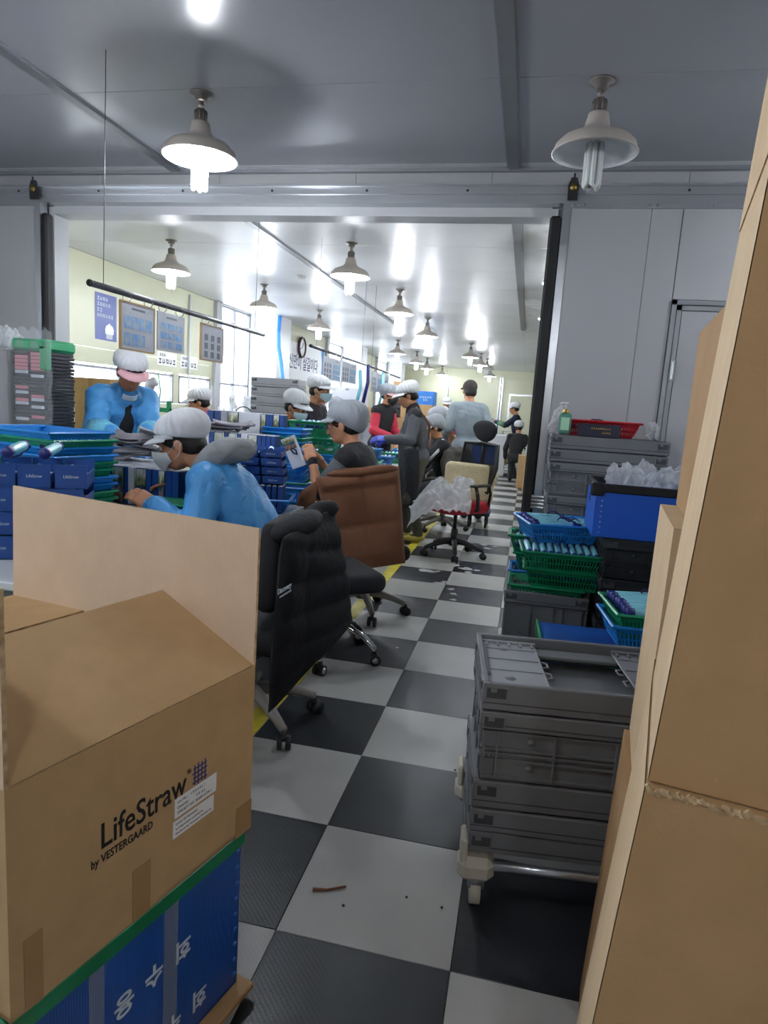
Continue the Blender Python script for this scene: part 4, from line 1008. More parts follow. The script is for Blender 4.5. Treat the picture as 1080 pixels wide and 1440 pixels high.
# ================================================================ work tables on the left
M_top = mat('pale_table_laminate', '#c9ccd0', .4, var=(4, '#bfc2c6', .4))
M_leg = mat('table_steel', '#8f9296', .4, .6)
TZ = .72
def table(label, x0, x1, y0, y1, z=TZ):
    t = thing('work_table', label, 'table', ((x0+x1)/2, (y0+y1)/2, 0)); w, d = x1-x0, y1-y0
    B().bbox((0, 0, z-.0145), (w, d, .029), .004).build('table_top', M_top, t)
    for sx in (-1, 1):
        for sy in (-1, 1): B().b2((sx*(w/2-.06)-.02, sy*(d/2-.06)-.02, 0), (sx*(w/2-.06)+.02, sy*(d/2-.06)+.02, z-.03)).build('leg', M_leg, t)
    for s in (-1, 1): B().b2((-w/2+.05, s*(d/2-.06)-.012, z-.09), (w/2-.05, s*(d/2-.06)+.012, z-.03)).build('apron_bar', M_leg, t)
    return t
table('work table in the near room heaped with straw boxes', -2.45, -1.28, 1.72, 3.05)
table('work table reaching through the door opening between the seated workers', -2.4, -1.26, 3.07, 4.55)
table('work table of the far room in front of the standing apron worker', -1.95, -1.24, 4.57, 6.3)
table('work table further back beside the row of far workers', -1.62, -1.3, 6.32, 9.2)
table('work table by the left windows', -3.85, -3.15, 5.4, 8.4)

M_navybox = mat('navy_carton_print', '#1c4a92', .35, var=(20, '#183f80', .5))
M_navyd = mat('dark_navy_carton', '#173468', .4)
M_inner = mat('pale_blue_card', '#a9cbe0', .5)
M_pwhite = mat('white_card', '#d8dbe4', .5)
# product tray: long navy tray open on top with one straw inside
_pt = {}
def ptray(label, loc, rz, w=.105, d=.24, h=.08, group=None, open_=True, txt=True):
    t = thing('product_box', label, 'box', loc, rz, group); k = (w, d, h)
    if k not in _pt:
        q = B(); q.box((0, 0, .002), (w, d, .004)); q.box((0, -d/2+.0015, h/2), (w, .003, h)); q.box((0, d/2-.0015, h/2), (w, .003, h)); q.box((-w/2+.0015, 0, h*.3), (.003, d, h*.6)); q.box((w/2-.0015, 0, h*.3), (.003, d, h*.6))
        ins = B().box((0, 0, h*.35), (w-.008, d-.008, .004)).mesh('tray_insert', M_pwhite)
        tx = text_me('LifeStraw', .016, M_wprint, .0003, sx=.85)
        _pt[k] = (q.mesh('tray', M_navybox), ins, tx)
    a, b_, c = _pt[k]; obj('tray', a, t); obj('tray_insert', b_, t)
    if txt: place(c, 'lettering', t, (0, -d/2-.0004, h*.5), (1, 0, 0), (0, 0, 1))
    if open_:
        q = obj('straw_tube', _s_tube, t, (-.012, 0, h*.35+.022), (PI/2, 0, .12)); q2 = obj('straw_cap', _s_cap, t, (-.012, 0, h*.35+.022), (-PI/2, 0, .12))
    return t
rowz = ['bottom', 'second', 'third', 'fourth', 'top']
for r in range(4):
    for c in range(3):
        ptray('navy straw box with white lettering, %s row, %s column, left table heap' % (rowz[r] if r < 3 else 'top', ('left', 'middle', 'right')[c]), (-1.835+.0985*c+.004*(r % 2), 2.045+.055*c+.006*((r+c) % 2), TZ+.0865*r), .5+.02*((r*2+c) % 3-1), h=.085, group='navy straw boxes on the near table')
for r in range(4):
    ptray('navy straw box at the far left edge of the near heap, %s' % ('lowest', 'second lowest', 'second highest', 'highest')[r], (-1.938, 1.985, TZ+.0865*r), .5, h=.085, group='navy straw boxes at the left edge')
for i in range(3):
    straw('loose light blue straw on the near box heap, %s from the left' % ('first', 'second', 'third')[i], (-1.92+.105*i, 2.02+.055*i, TZ+.385), (-.45, .88, .04), 1.0+i, 'loose straws on the near heap', True, 1.25)
# nested empty baskets
def nest(n, loc, rz, cols, label, w=.46, d=.33, step=.033, tilt=0, group=None, h=.1):
    for i in range(n):
        basket(label % (('lowest', 'second', 'third', 'fourth', 'fifth', 'sixth', 'seventh', 'eighth', 'ninth', 'tenth', 'eleventh')[i] if i < n-1 else 'topmost'), cols[i % len(cols)], (loc[0]+.004*((i*7) % 5-2), loc[1]+.004*((i*3) % 5-2), loc[2]+step*i), rz, w, d, h, group, tilt)
nest(11, (-2.1, 2.6, TZ), -.26, [M_bbask, M_gbask, M_gbask, M_bbask, M_bbask, M_gbask, M_gbask, M_bbask, M_bbask, M_gbask, M_bbask], '%s basket of the nested blue and green pile left', .5, .34, group='nested baskets at the left', tilt=0)
bask_l = basket('green basket at the floor edge left behind the open carton', M_gbask, (-1.62, 1.52, .52), .1, .4, .28)
crate('grey crate at the left edge below the green basket', .26).location = (-1.62, 1.52, .26); crate('grey crate at the floor left behind the open carton', .26).location = (-1.62, 1.52, 0)
basket('blue basket in front of the blue coated man', M_bbask, (-2.28, 3.47, TZ+.135), .1, .36, .27, .12); basket('blue basket under the one in front of the blue coat', M_bbask, (-2.27, 3.47, TZ), .1, .36, .27, .12)
# upright picture booklets
def picmat(name, seed):
    m = bpy.data.materials.new(name); m.use_nodes = True; nt = m.node_tree; N = nt.nodes; L = nt.links; b = N['Principled BSDF']; b.inputs['Roughness'].default_value = .35
    tc = N.new('ShaderNodeTexCoord'); mp = N.new('ShaderNodeMapping'); mp.inputs['Location'].default_value = (seed*1.7, seed, 0); L.new(tc.outputs['Generated'], mp.inputs[0])
    n = N.new('ShaderNodeTexNoise'); n.inputs['Scale'].default_value = 4.5; n.inputs['Detail'].default_value = 3; L.new(mp.outputs[0], n.inputs[0])
    sp = N.new('ShaderNodeSeparateXYZ'); L.new(tc.outputs['Generated'], sp.inputs[0])
    ad = N.new('ShaderNodeMath'); ad.operation = 'MULTIPLY_ADD'; ad.inputs[1].default_value = .7; L.new(n.outputs['Fac'], ad.inputs[0]); zz = N.new('ShaderNodeMath'); zz.operation = 'MULTIPLY_ADD'; zz.inputs[1].default_value = .7; zz.inputs[2].default_value = -.12; L.new(sp.outputs['Z'], zz.inputs[0]); L.new(zz.outputs[0], ad.inputs[2])
    r = N.new('ShaderNodeValToRGB'); L.new(ad.outputs[0], r.inputs[0]); e = r.color_ramp.elements
    cols = [(.2, '#2a2f2c'), (.42, '#6d5138'), (.55, '#b08a6c'), (.66, '#2c5f9e'), (.8, '#3a4632'), (.95, '#8d9460'), (1.15, '#d9dcd2')]
    e[0].position = cols[0][0]/1.3; e[0].color = srgb(cols[0][1]); e[1].position = cols[-1][0]/1.3; e[1].color = srgb(cols[-1][1])
    for p, c in cols[1:-1]: x = e.new(p/1.3); x.color = srgb(c)
    L.new(r.outputs[0], b.inputs['Base Color']); return m
M_pic = [picmat('booklet_photo_%d' % i, i) for i in range(3)]
def booklet(label, loc, rz, w=.052, d=.035, h=.19, kind=0, group=None, tilt=0):
    """kind 0 photo front, 1 navy spine, 2 white back"""
    t = thing('product_pack', label, 'pack', loc, rz, group); t.rotation_euler = (0, tilt, rz)
    m = (M_pic[int(abs(loc[0]*97)) % 3], M_navybox, M_pwhite)[kind]
    B().bbox((0, 0, h/2), (w, d, h), .0015).build('pack_sleeve', M_navyd if kind != 2 else M_pwhite, t)
    B().box((0, -d/2-.0006, h/2), (w*.96, .001, h*.97)).build('front_print', m, t)
    B().b2((-w*.42, -d*.42, h), (w*.42, d*.42, h+.004)).build('top_edge', M_pwhite, t)
    return t
ON = ['first', 'second', 'third', 'fourth', 'fifth', 'sixth', 'seventh', 'eighth', 'ninth', 'tenth', 'eleventh', 'twelfth']
KN = ['with a photo print', 'in plain navy', 'with a white back']
for i, (k, w) in enumerate([(0, .066), (1, .022), (0, .062), (1, .02), (2, .032), (0, .06), (1, .028), (1, .034), (0, .03), (1, .034), (1, .034)]):
    x = -2.115+sum([.068, .026, .066, .024, .036, .064, .032, .038, .034, .038, .038][:i])
    booklet('upright pack %s, %s from left in front of the seated worker' % (KN[k], ON[i]), (x+w/2, 3.0+.004*(i % 2), TZ+.055), 0, w, .1, .185, k, 'upright packs before the seated worker')
q = thing('carton_tray', 'low white carton tray under the upright packs on the near table', 'tray', (-1.91, 3.0, TZ)); B().bbox((0, 0, .025), (.46, .2, .05), .003).build('tray_body', M_pwhite, q)
for i in range(4):
    booklet('navy pack lying low in front of the upright packs, %s from left' % ON[i], (-1.95+.1*i, 2.86, TZ), .05*(i-1), .09, .05, .05, 1, 'navy packs lying low')
t = booklet('pack tipped over beside the box heap with its photo showing', (-2.16, 2.9, TZ+.02), .5, .07, .03, .18, 0, None, -.5)
for i in range(3): booklet('loose photo pack slanting left of the upright row, %s' % ('lower', 'middle', 'upper')[i], (-2.1+.02*i, 2.88-.02*i, TZ+.02+.012*i), .3+.2*i, .07, .02, .16, i % 2, 'slanting packs', -.75)
# grey pouches piled on the packs
M_pouch = mat('grey_pouch', '#8c8a92', .5, var=(8, '#7b7982', .5), bump=(10, .15))
def pouch(label, c, rz, L=.30, W=.16, seed=0, amp=1.0):
    rs = random.Random(seed); ph = rs.uniform(0, 6); a1 = rs.uniform(.005, .012)*amp; cu = rs.uniform(.01, .04)*amp
    def fn(u, v): return ((u-.5)*L, (v-.5)*W, a1*math.sin(3.2*u+ph)*(.5+v)+cu*(u-.6)**2*2+.012*math.sin(5*v+ph))
    q = SB(); P = []; 
    q.slab(lambda u, v: fn(u, v), 16, 8, .006)
    o = thing('pouch', label, 'pouch', c, rz, 'grey pouches piled before the blue coated man')
    q.build('pouch_body', M_pouch, o)
    SB().slab(lambda u, v: tuple(np.array(fn(.93+.07*u, v))+np.array([0, 0, .0062])), 2, 8, .003).build('pouch_seam', M_pouch, o)
    return o
for i in range(8):
    pouch('grey curled pouch in the pile, %s layer from the bottom' % ON[i], (-2.06+.05*((i*5) % 4-1.5)+.012*i*(i % 2), 3.22+.02*((i*3) % 3-1), TZ+.265+.019*i), .25*((i*7) % 5-2)+.1, .3-.012*i, .17, i)
q = thing('carton_tray', 'white carton under the pile of grey pouches', 'tray', (-2.05, 3.23, TZ)); B().bbox((0, 0, .125), (.42, .2, .25), .003).build('tray_body', M_pwhite, q)
basket('small green basket beside the seated blue coat', M_gbask, (-1.62, 2.86, TZ+.0), .1, .24, .2, .11); basket('small blue basket near the chin of the seated worker', M_bbask, (-1.63, 3.12, TZ+.10), -.2, .26, .2, .1)
# stack between the two seated workers
basket('blue basket carrying upright packs and straw trays between the seated workers', M_bbask, (-1.40, 3.48, TZ), .25, .30, .30, .085)
for i in range(7): booklet('navy pack standing in the blue basket between the seated workers, %s' % ON[i], (-1.49+.032*i, 3.395+.008*i, TZ+.012), .25, .026, .16, .145, 1 if i else 2, 'navy packs in the middle basket')
for r in range(4):
    for c in range(2):
        ptray('straw tray stacked between the seated workers, %s layer, %s' % (('lowest', 'second', 'third', 'top')[r], ('left', 'right')[c]), (-1.475+.12*c-.006*r, 3.45+.03*c, TZ+.165+.048*r), .25, .115, .22, .045, 'straw trays between the seated workers', True, c == 1 or r % 2 == 0)
# packs, baskets behind, up to the far table
for i, (k, w) in enumerate([(2, .05), (1, .03), (0, .07), (1, .022), (0, .06), (1, .02), (2, .045), (0, .06), (1, .026), (1, .026), (1, .03), (1, .026)]):
    x = -2.08+sum([.055, .034, .074, .026, .064, .024, .05, .064, .03, .03, .034, .03][:i])
    booklet('upright pack %s, %s from left behind the grey hood' % (KN[k], ON[i]), (x+w/2, 4.05, TZ+.19), 0, w, .1, .2, k, 'upright packs behind the grey hood')
q = thing('carton_tray', 'plain carton under the packs behind the grey hood', 'tray', (-1.83, 4.06, TZ)); B().bbox((0, 0, .094), (.56, .24, .188), .003).build('tray_body', M_kraft, q)
for i, (k, w) in enumerate([(1, .05), (1, .045), (2, .05), (0, .075), (2, .16), (0, .03), (1, .05), (0, .04), (1, .03)]):
    x = -2.22+sum([.056, .05, .055, .08, .17, .035, .055, .045, .035][:i])
    booklet('upright pack %s, %s from left in the back row' % (KN[k], ON[i]), (x+w/2, 4.38, TZ+.33), 0, w, .08, .19, k, 'upright packs in the back row')
q = thing('carton_tray', 'tall carton under the back row of packs', 'tray', (-1.93, 4.39, TZ)); B().bbox((0, 0, .164), (.62, .22, .328), .003).build('tray_body', M_kraft, q)
for i in range(4): pouch('grey pouch laid on the packs behind the hood, %s from the bottom' % ON[i], (-1.98+.03*i, 4.07, TZ+.405+.014*i), .2*i, .26, .15, 30+i, .6)
nest(7, (-1.62, 4.36, TZ+.16), .0, [M_bbask, M_bbask, M_gbask, M_bbask, M_gbask], '%s basket of the nested pile behind the straw trays', .30, .22, .03, group='nested baskets in the middle')
basket('blue basket under the nested pile behind the straw trays', M_bbask, (-1.62, 4.36, TZ), .0, .32, .24, .15)
for (lab, m, x, y, z, rz, w, d) in (('open blue basket just left of the pack held by the seated woman', M_bbask, -1.47, 4.05, TZ+.21, .1, .3, .24), ('blue basket lower beneath the held pack', M_bbask, -1.36, 3.86, TZ, .15, .26, .28), ('green basket under the open blue one beside the seated woman', M_gbask, -1.48, 4.06, TZ, .1, .28, .22)):
    basket(lab, m, (x, y, z), rz, w, d, .11)
basket('blue basket between the green and the open blue one', M_bbask, (-1.48, 4.06, TZ+.105), .1, .29, .23, .11)
for (lab, m, x, y, z, w, d, n) in (('upper green straw basket left of the grey net cap', M_gbask, -1.62, 4.92, TZ+.36, .36, .26, 6), ('lower green straw basket left of the grey net cap', M_gbask, -1.58, 4.9, TZ+.24, .38, .28, 6), ('blue basket lowest in the pile left of the grey net cap', M_bbask, -1.6, 4.92, TZ+.12, .38, .28, 0), ('green basket on the table under the straw basket pile', M_gbask, -1.6, 4.92, TZ, .38, .28, 0),
        ('blue straw basket behind the seated woman, nearest', M_bbask, -1.43, 5.45, TZ+.1, .3, .24, 6), ('blue basket on the table behind the seated woman', M_bbask, -1.42, 5.43, TZ, .3, .24, 0), ('green straw basket in front of the apron worker', M_gbask, -1.42, 5.85, TZ, .3, .26, 6), ('blue basket at the hands of the apron worker', M_bbask, -1.45, 6.12, TZ+.11, .26, .2, 4), ('green basket under the blue one at the apron worker', M_gbask, -1.45, 6.12, TZ, .28, .22, 0), ('blue basket at the table edge beside the brown vest', M_bbask, -1.36, 5.05, TZ+.02, .2, .26, 4),
        ('blue basket further down the far table', M_bbask, -1.47, 6.8, TZ, .28, .26, 5), ('green basket beside the seated striped worker', M_gbask, -1.47, 7.4, TZ, .28, .26, 5), ('blue basket at the end of the far table', M_bbask, -1.47, 8.1, TZ, .28, .26, 5)):
    basket(lab, m, (x, y, z), .06, w, d, .12)
    if n: fill((x, y, z), .06, 'straw in the '+lab.split(' straw')[0].split(' basket')[0]+' basket '+('left of the grey cap' if 'net cap' in lab else 'behind the seated woman' if 'seated woman' in lab else 'before the apron' if 'apron' in lab else 'beside the brown vest' if 'vest' in lab else 'of the far table end' if 'end' in lab else 'by the striped worker' if 'striped' in lab else 'down the far table'), n, 'y', .038, .1, 'straws '+lab, scale=1.1)
# left corner: wrapped rack of dark trays, grey cabinet with film, cartons
rk = thing('tray_rack', 'stack of dark trays with pink tags wrapped in film by the left leaf', 'tray stack', (-2.95, 3.62, 0))
M_tray = mat('dark_tray_plastic', '#303238', .45); M_pink = mat('pink_tag', '#d88a96', .6); M_wtag = mat('white_tag', '#cdd3de', .6)
tm = B().bbox((0, 0, .011), (.24, .24, .02), .003).mesh('dark_tray', M_tray)
for i in range(70): obj('dark_tray', tm, rk, (.004*((i*7) % 3-1), 0, .022*i))
for i, (x, z, m) in enumerate([(-.06, 1.50, M_pink), (-.06, 1.478, M_pink), (-.06, 1.456, M_pink), (-.06, 1.434, M_pink), (-.06, 1.412, M_wtag), (.05, 1.52, M_pink), (.05, 1.498, M_pink), (.05, 1.476, M_pink), (.05, 1.454, M_pink), (.05, 1.432, M_pink), (.05, 1.39, M_wtag), (-.06, 1.32, M_pink), (-.06, 1.29, M_wtag), (.05, 1.27, M_pink), (.05, 1.25, M_wtag), (-.06, 1.245, M_pink), (-.06, 1.225, M_wtag), (.05, 1.205, M_wtag), (-.06, 1.13, M_wtag), (.05, 1.145, M_pink), (.05, 1.08, M_wtag)]):
    B().box((0, 0, 0), (.09, .002, .018)).build('tag', m, rk, (x, -.1225, z))
B().bbox((0, 0, 1.575), (.26, .26, .07), .015).build('green_cover', mat('green_sheet', '#1c9a63', .4), rk); B().bbox((.1, -.115, 1.5), (.07, .03, .15), .01).build('green_cover_fold', mat('green_sheet', '#1c9a63', .4), rk)
SB().slab(lambda u, v: (-.14+.3*u, -.135+.008*math.sin(19*u)+.006*math.sin(23*v), 1.665-.75*v+.015*math.sin(24*u)), 22, 22, .0008).build('film_wrap', film('thin_wrap', '#e8eef2', .86, .1), rk)
cb = thing('grey_cabinet', 'plain grey steel cabinet at the left edge behind the baskets', 'cabinet', (-3.38, 3.62, 0))
B().bbox((0, 0, .77), (.56, .4, 1.54), .006).build('body', M_panel, cb)
for s in (-1, 1): d_ = B().bbox((s*.139, -.204, .77), (.274, .012, 1.5), .003).build('door', M_panel, cb); B().bbox((s*.03, -.214, .8), (.012, .014, .1), .003).build('handle', M_alud, d_)
crumple('plastic_bag', 'whitish plastic bag lying on the grey cabinet at the left edge', (-3.3, 3.55, 1.53), (.2, .14, .1), 11, film('white_plastic_bag', '#e9edf0', .35, .2))
for i, (x, y, z, w, h) in enumerate([(-3.86, 5.1, 0, .5, .5), (-3.86, 5.1, .502, .48, .42), (-3.86, 5.1, .924, .46, .26), (-3.9, 5.1, 1.186, .4, .24)]):
    c_ = carton('shipping_carton', 'brown carton behind the blue coated man, %s of the pile' % ('lowest', 'second', 'third', 'topmost')[i], (x, y, z), -.05, w, .35, h, 0, M_kraft, 'cartons behind the blue coated man')
    B().b2((w*.45, -.001, .02), (w*.55, .0, h)).build('tape', M_ptape, c_)
# ================================================================ people
SKIN = mat('skin_warm', '#c08a68', .5, var=(25, '#b37c5b', .4), spec=.35)
SKIN2 = mat('skin_tan', '#a8704c', .5, var=(25, '#9a6442', .4), spec=.35)
LIPS = mat('lips', '#a35e52', .5); HAIR = mat('black_hair', '#15110f', .55, bump=(120, .2)); EYEW = mat('eye_white', '#d8d4cc', .3); IRIS = mat('dark_iris', '#15100c', .2)
CAPW = mat('white_cap_cloth', '#d8dade', .8, bump=(40, .12)); CAPN = mat('grey_net_cap', '#a9afb6', .8, bump=(200, .3)); CAPP = mat('pink_brim', '#dba9b0', .7)
MASKW = mat('white_mask', '#d4d9da', .8, bump=(120, .1)); MASKB = mat('pale_blue_mask', '#b4cfd8', .8); MASKK = mat('black_mask', '#1a1a1c', .8)
COATB = mat('blue_coverall', '#4a99d6', .5, var=(5, '#418fce', .5), bump=(7, .42, 6))
KNIT = mat('charcoal_knit', '#54565d', .9, bump=(90, .25), var=(30, '#4a4c53', .5)); BLK = mat('black_cloth', '#1f2024', .85, bump=(12, .3, 4)); NAVYC = mat('navy_cloth', '#20263f', .85, bump=(12, .3, 4))
GREYT = mat('grey_tshirt', '#8b979e', .85, bump=(8, .25, 4)); HOODG = mat('grey_fleece', '#8f9194', .95, bump=(9, .35, 4), var=(20, '#85878a', .4)); REDC = mat('red_sleeve', '#c23347', .8, bump=(12, .3, 4))
PURP = mat('purple_cloth', '#5a3f7a', .85); TROU = mat('dark_trousers', '#2a2c33', .85, bump=(12, .3, 4)); OLIVE = mat('olive_trousers', '#4b4a40', .85, bump=(12, .3, 4)); SHOE = mat('shoe_dark', '#1c1b1d', .6); SHOEY = mat('shoe_yellow', '#b7a94e', .6)
GLOVEG = mat('grey_glove', '#7c7d82', .8); GLOVEB = mat('blue_nitrile_glove', '#2b3fb0', .4); SCARF = mat('pink_scarf', '#b4536a', .9, var=(60, '#d9a0ac', .7)); CAPD = mat('dark_brown_cap', '#3a322f', .8)
APRON = mat('black_apron', '#202127', .5, bump=(7, .3, 4)); STRAP = mat('brown_strap', '#8a5f4c', .6); PLAID = mat('plaid_black', '#26262b', .85, var=(30, '#cfd2d6', .25)); GREENC = mat('green_sleeve_cover', '#5d8a66', .7)

def np3(v): return np.array(v, float)
def ik(a, b, l1, l2, pole):
    a, b = np3(a), np3(b); d = b-a; L = np.linalg.norm(d); mx = (l1+l2)*.999
    if L > mx: b = a+d/L*mx; d = b-a; L = mx
    L = max(L, abs(l1-l2)+.01); x = (l1*l1-l2*l2+L*L)/(2*L); hgt = math.sqrt(max(l1*l1-x*x, 0)); u = d/np.linalg.norm(d)
    p = np3(pole); p = p-u*(p@u); p = p/(np.linalg.norm(p)+1e-9)
    return a+u*x+p*hgt, b
def rot_to(up, fwd):   # columns x right, y forward, z up
    z = unit(up); x = np.cross(unit(fwd), z); x = x/np.linalg.norm(x); y = np.cross(z, x); return np.stack([x, y, z], 1)
def hand_prims(S_, w, d, pn, side, sc, curl=.6, t=0, g=0):
    """w wrist, d hand direction, pn palm normal; five fingers of unequal length bent at the knuckles"""
    d = unit(d); pn = np3(pn); pn = unit(pn-d*(pn@d)); l = np.cross(d, pn)*side     # l: thumb side
    R = np.stack([l, d, pn], 1)
    S_.rbox(w+d*.045*sc, (.028*sc, .036*sc, .006*sc), .009*sc+g, R, .012, t)
    for (off, ln, r) in ((.027, .073, .0088), (.009, .082, .009), (-.009, .076, .0088), (-.026, .058, .0078)):
        a = w+d*.083*sc+l*off*sc; ang = curl*.5; L1 = ln*.45*sc
        for k in range(3):
            ang_ = ang*(k+.6); dd = d*math.cos(ang_)+pn*math.sin(ang_); b = a+dd*(L1 if k == 0 else ln*.3*sc); S_.cone(a, b, r*sc*(1-.06*k)+g, r*sc*(.94-.08*k)+g, .004, t); a = b
    a = w+d*.022*sc+l*.024*sc; dd = unit(l*.75+d*.75+pn*.35); b = a+dd*.042*sc; S_.cone(a, b, .0125*sc+g, .0105*sc+g, .01, t); dd = unit(l*.2+d*.9+pn*.5); S_.cone(b, b+dd*.032*sc, .0105*sc+g, .0085*sc+g, .004, t)
def wrinkle(seed, amp, f=1.0):
    rs = np.random.RandomState(seed); W = [(rs.normal(size=3)*rs.uniform(10, 26)*f, rs.uniform(0, 6)) for _ in range(6)]
    return lambda X, Y, Z: amp*(sum(np.abs(np.sin(X*w[0]+Y*w[1]+Z*w[2]+p)) for w, p in W)/6-.6)
def merge_me(a, b):
    bm = bmesh.new(); bm.from_mesh(a); bm.from_mesh(b); bm.to_mesh(a); bm.free(); bpy.data.meshes.remove(b); return a
PSEED = [0]
def person(label, loc, face, sc=1.0, pz=.88, lean=.1, twist=0, head=(.2, 0, 0), hands=None, seated=False, top=None, sleeve='long', vest=None, trou=TROU, cap=('white',), mask=None,
           skin=SKIN, hairy=True, glove=None, h=.012, coat_len=0, seat_h=None, shoe=SHOE, detail=1, chest_front=None, feet=None, fing=.7, sidelean=0, sleeve_m=None, top_t=.016, group=None, neck_fwd=.25):
    PSEED[0] += 1; sd = PSEED[0]
    rz = math.atan2(-face[0], face[1]); base = np3((loc[0], loc[1], 0)); Rw = np.array(rotm(0, 0, rz))
    def loc_(w): return Rw.T @ (np3(w)-base)
    P = np3((0, 0, pz)); s1 = np3((math.sin(sidelean)*.7, math.sin(lean*.7), math.cos(lean*.7))); s2 = np3((math.sin(sidelean), math.sin(lean*1.15), math.cos(lean*1.15)))
    mid = P+unit(s1)*.2*sc; N = mid+unit(s2)*.29*sc
    ct, st = math.cos(twist), math.sin(twist); xr = np3((ct, st, 0)); fwd = np3((-st, ct, 0)); RT = rot_to(s2, fwd)
    chest = mid+unit(s2)*.13*sc
    sh = [N-unit(s2)*.055*sc+xr*s*.155*sc for s in (-1, 1)]
    hp, hy, hr = head; hf = np3((-math.sin(hy+twist)*math.cos(hp), math.cos(hy+twist)*math.cos(hp), -math.sin(hp)))
    hup = np3((math.sin(hr), 0, math.cos(hr))); RH = rot_to(hup-hf*(hup@hf), hf)
    nd = unit(unit(s2)+fwd*neck_fwd*.8); HCn = N+nd*.165*sc+RH[:, 1]*.015
    HS = sc*1.0
    def H(p): return HCn+RH @ (np3(p)*HS)
    # arms and legs
    hips = [P+np3((s*.085*sc, 0, -.02)) for s in (-1, 1)]
    arms = []
    for i, s in enumerate((-1, 1)):
        tg = hands[i] if hands and hands[i] is not None else None
        tgl = loc_(tg) if tg is not None else sh[i]+np3((s*.08, .1, -.48))*sc
        el, wr = ik(sh[i], tgl, .27*sc, .245*sc, (s*.42, -.35, -.84)); arms.append((sh[i], el, wr))
    legs = []
    for i, s in enumerate((-1, 1)):
        if feet: ft = loc_(feet[i])
        elif seated: ft = np3((s*.11, .36*sc, .075))
        else: ft = np3((s*.095, .0+.05*s, .075))
        kn, an = ik(hips[i], ft, .41*sc, .40*sc, (s*.1, 1, .35)); legs.append((hips[i], kn, an))
    # ---- body
    b = SDF(); k = .035*sc
    b.ell(P, np3((.15, .105, .11))*sc, k=k, t=1).ell(mid, np3((.13, .09, .13))*sc, RT, k, 1).ell(chest, np3((.15, .1, .15))*sc, RT, k, 1)
    b.cone(sh[0], N-unit(s2)*.03, .05*sc, .055*sc, k, 1).cone(sh[1], N-unit(s2)*.03, .05*sc, .055*sc, k, 1)
    b.cone(N-unit(s2)*.02, H((0, -.025, -.05)), .056*sc, .05*sc, .025, 0)
    for (a, e, w) in arms: b.cone(a, e, .045*sc, .036*sc, .02, 1 if sleeve != 'none' else 0); b.cone(e, w, .037*sc, .025*sc, .015, 0)
    for (a, kn, an) in legs: b.cone(a, kn, .075*sc, .05*sc, .03, 1); b.cone(kn, an, .048*sc, .034*sc, .02, 1)
    for i, (a, kn, an) in enumerate(legs):
        fd = np3((0, 1, 0)); b.cone(an, an+fd*.13*sc-np3((0, 0, .04)), .035*sc, .026*sc, .02, 1)
    q = lambda p, r, t=0, kk=.018: b.ell(H(p), np3(r)*HS, RH, kk, t)
    q((0, -.012, .03), (.074, .094, .088)); q((0, .026, -.03), (.06, .066, .082)); q((0, .042, -.078), (.042, .042, .034)); q((0, .078, .024), (.046, .016, .012))
    b.cone(H((0, .09, -.002)), H((0, .11, -.034)), .007*HS, .012*HS, .008, 0); q((0, .1, -.038), (.017, .012, .008), 0, .006)
    for s in (-1, 1): q((s*.075, -.006, -.012), (.011, .021, .033), 0, .008)
    if detail > 1:
        for s in (-1, 1): b.sube(H((s*.03, .101, .002)), np3((.017, .012, .009))*HS, RH, .006)
    q((0, .086, -.063), (.021, .01, .007), 2, .004)
    me = b.mesh('person', [skin, trou, LIPS], h)
    hb = SDF()
    for i, (a, e, w) in enumerate(arms):
        s = (-1, 1)[i]; d = unit(unit(w-e)+np3((0, .15, -.1))); pn = np3((-s*.75, .0, -.65))
        hand_prims(hb, w, d, pn, -s, sc, fing, 0, .003 if glove else 0); hb.cone(e*.25+w*.75, w+d*.015, (.028+(.004 if glove else 0))*sc, .024*sc, .01, 0)
    hm = hb.mesh('hands', [glove or skin], .0055 if detail > 1 else .0085, None, 1 if detail > 1 else 0)
    if not glove: me = merge_me(me, hm)
    o = obj('person', me, None, (loc[0], loc[1], 0), (0, 0, rz)); tag(o, label, 'person', group)
    if glove: obj('gloves', hm, o)
    # ---- clothes
    def garment(name, m, t, arms_, low, dsp=.012, hh=h, short=False):
        g = SDF()
        g.ell(mid, np3((.135+t, .095+t, .135+t))*sc, RT, k, 0).ell(chest, np3((.152+t, .104+t, .152+t))*sc, RT, k, 0)
        if low >= 0:
            g.ell(P, np3((.152+t, .11+t, .115+t*.5))*sc, None, k, 0)
            if low > 0 and not seated: g.cone(P+np3((0, 0, 0)), P-np3((0, 0, low)), .13*sc, .15*sc, .05, 0)
        g.cone(sh[0], N-unit(s2)*.035, (.05+t)*sc, (.052+t)*sc, k, 0).cone(sh[1], N-unit(s2)*.035, (.05+t)*sc, (.052+t)*sc, k, 0)
        if arms_:
            for (a, e, w) in arms:
                tt = t if arms_ == 'long' else t*1.1
                e2 = e if arms_ == 'long' else a+(e-a)*.85
                g.cone(a, e2, (.047+tt)*sc, (.04+tt+(.012 if arms_ == 'short' else 0))*sc, .025, 0)
                if arms_ == 'long': w2 = e+(w-e)*.93; g.cone(e, w2, (.04+t)*sc, (.031+t*.8)*sc, .02, 0)
        obj(name, g.mesh(name, [m], hh, wrinkle(sd, dsp)), o)
    if top: garment('shirt' if not coat_len else 'coat', top, top_t, sleeve if sleeve != 'none' else None, coat_len, .022 if coat_len else .012)
    if sleeve_m:
        g = SDF()
        for (a, e, w) in arms: g.cone(a, e, (.05+top_t)*sc, (.043+top_t)*sc, .02, 0); g.cone(e, e+(w-e)*.93, (.043+top_t)*sc, (.034+top_t)*sc, .02, 0)
        obj('sleeves', g.mesh('sleeves', [sleeve_m], h, wrinkle(sd, .006)), o)
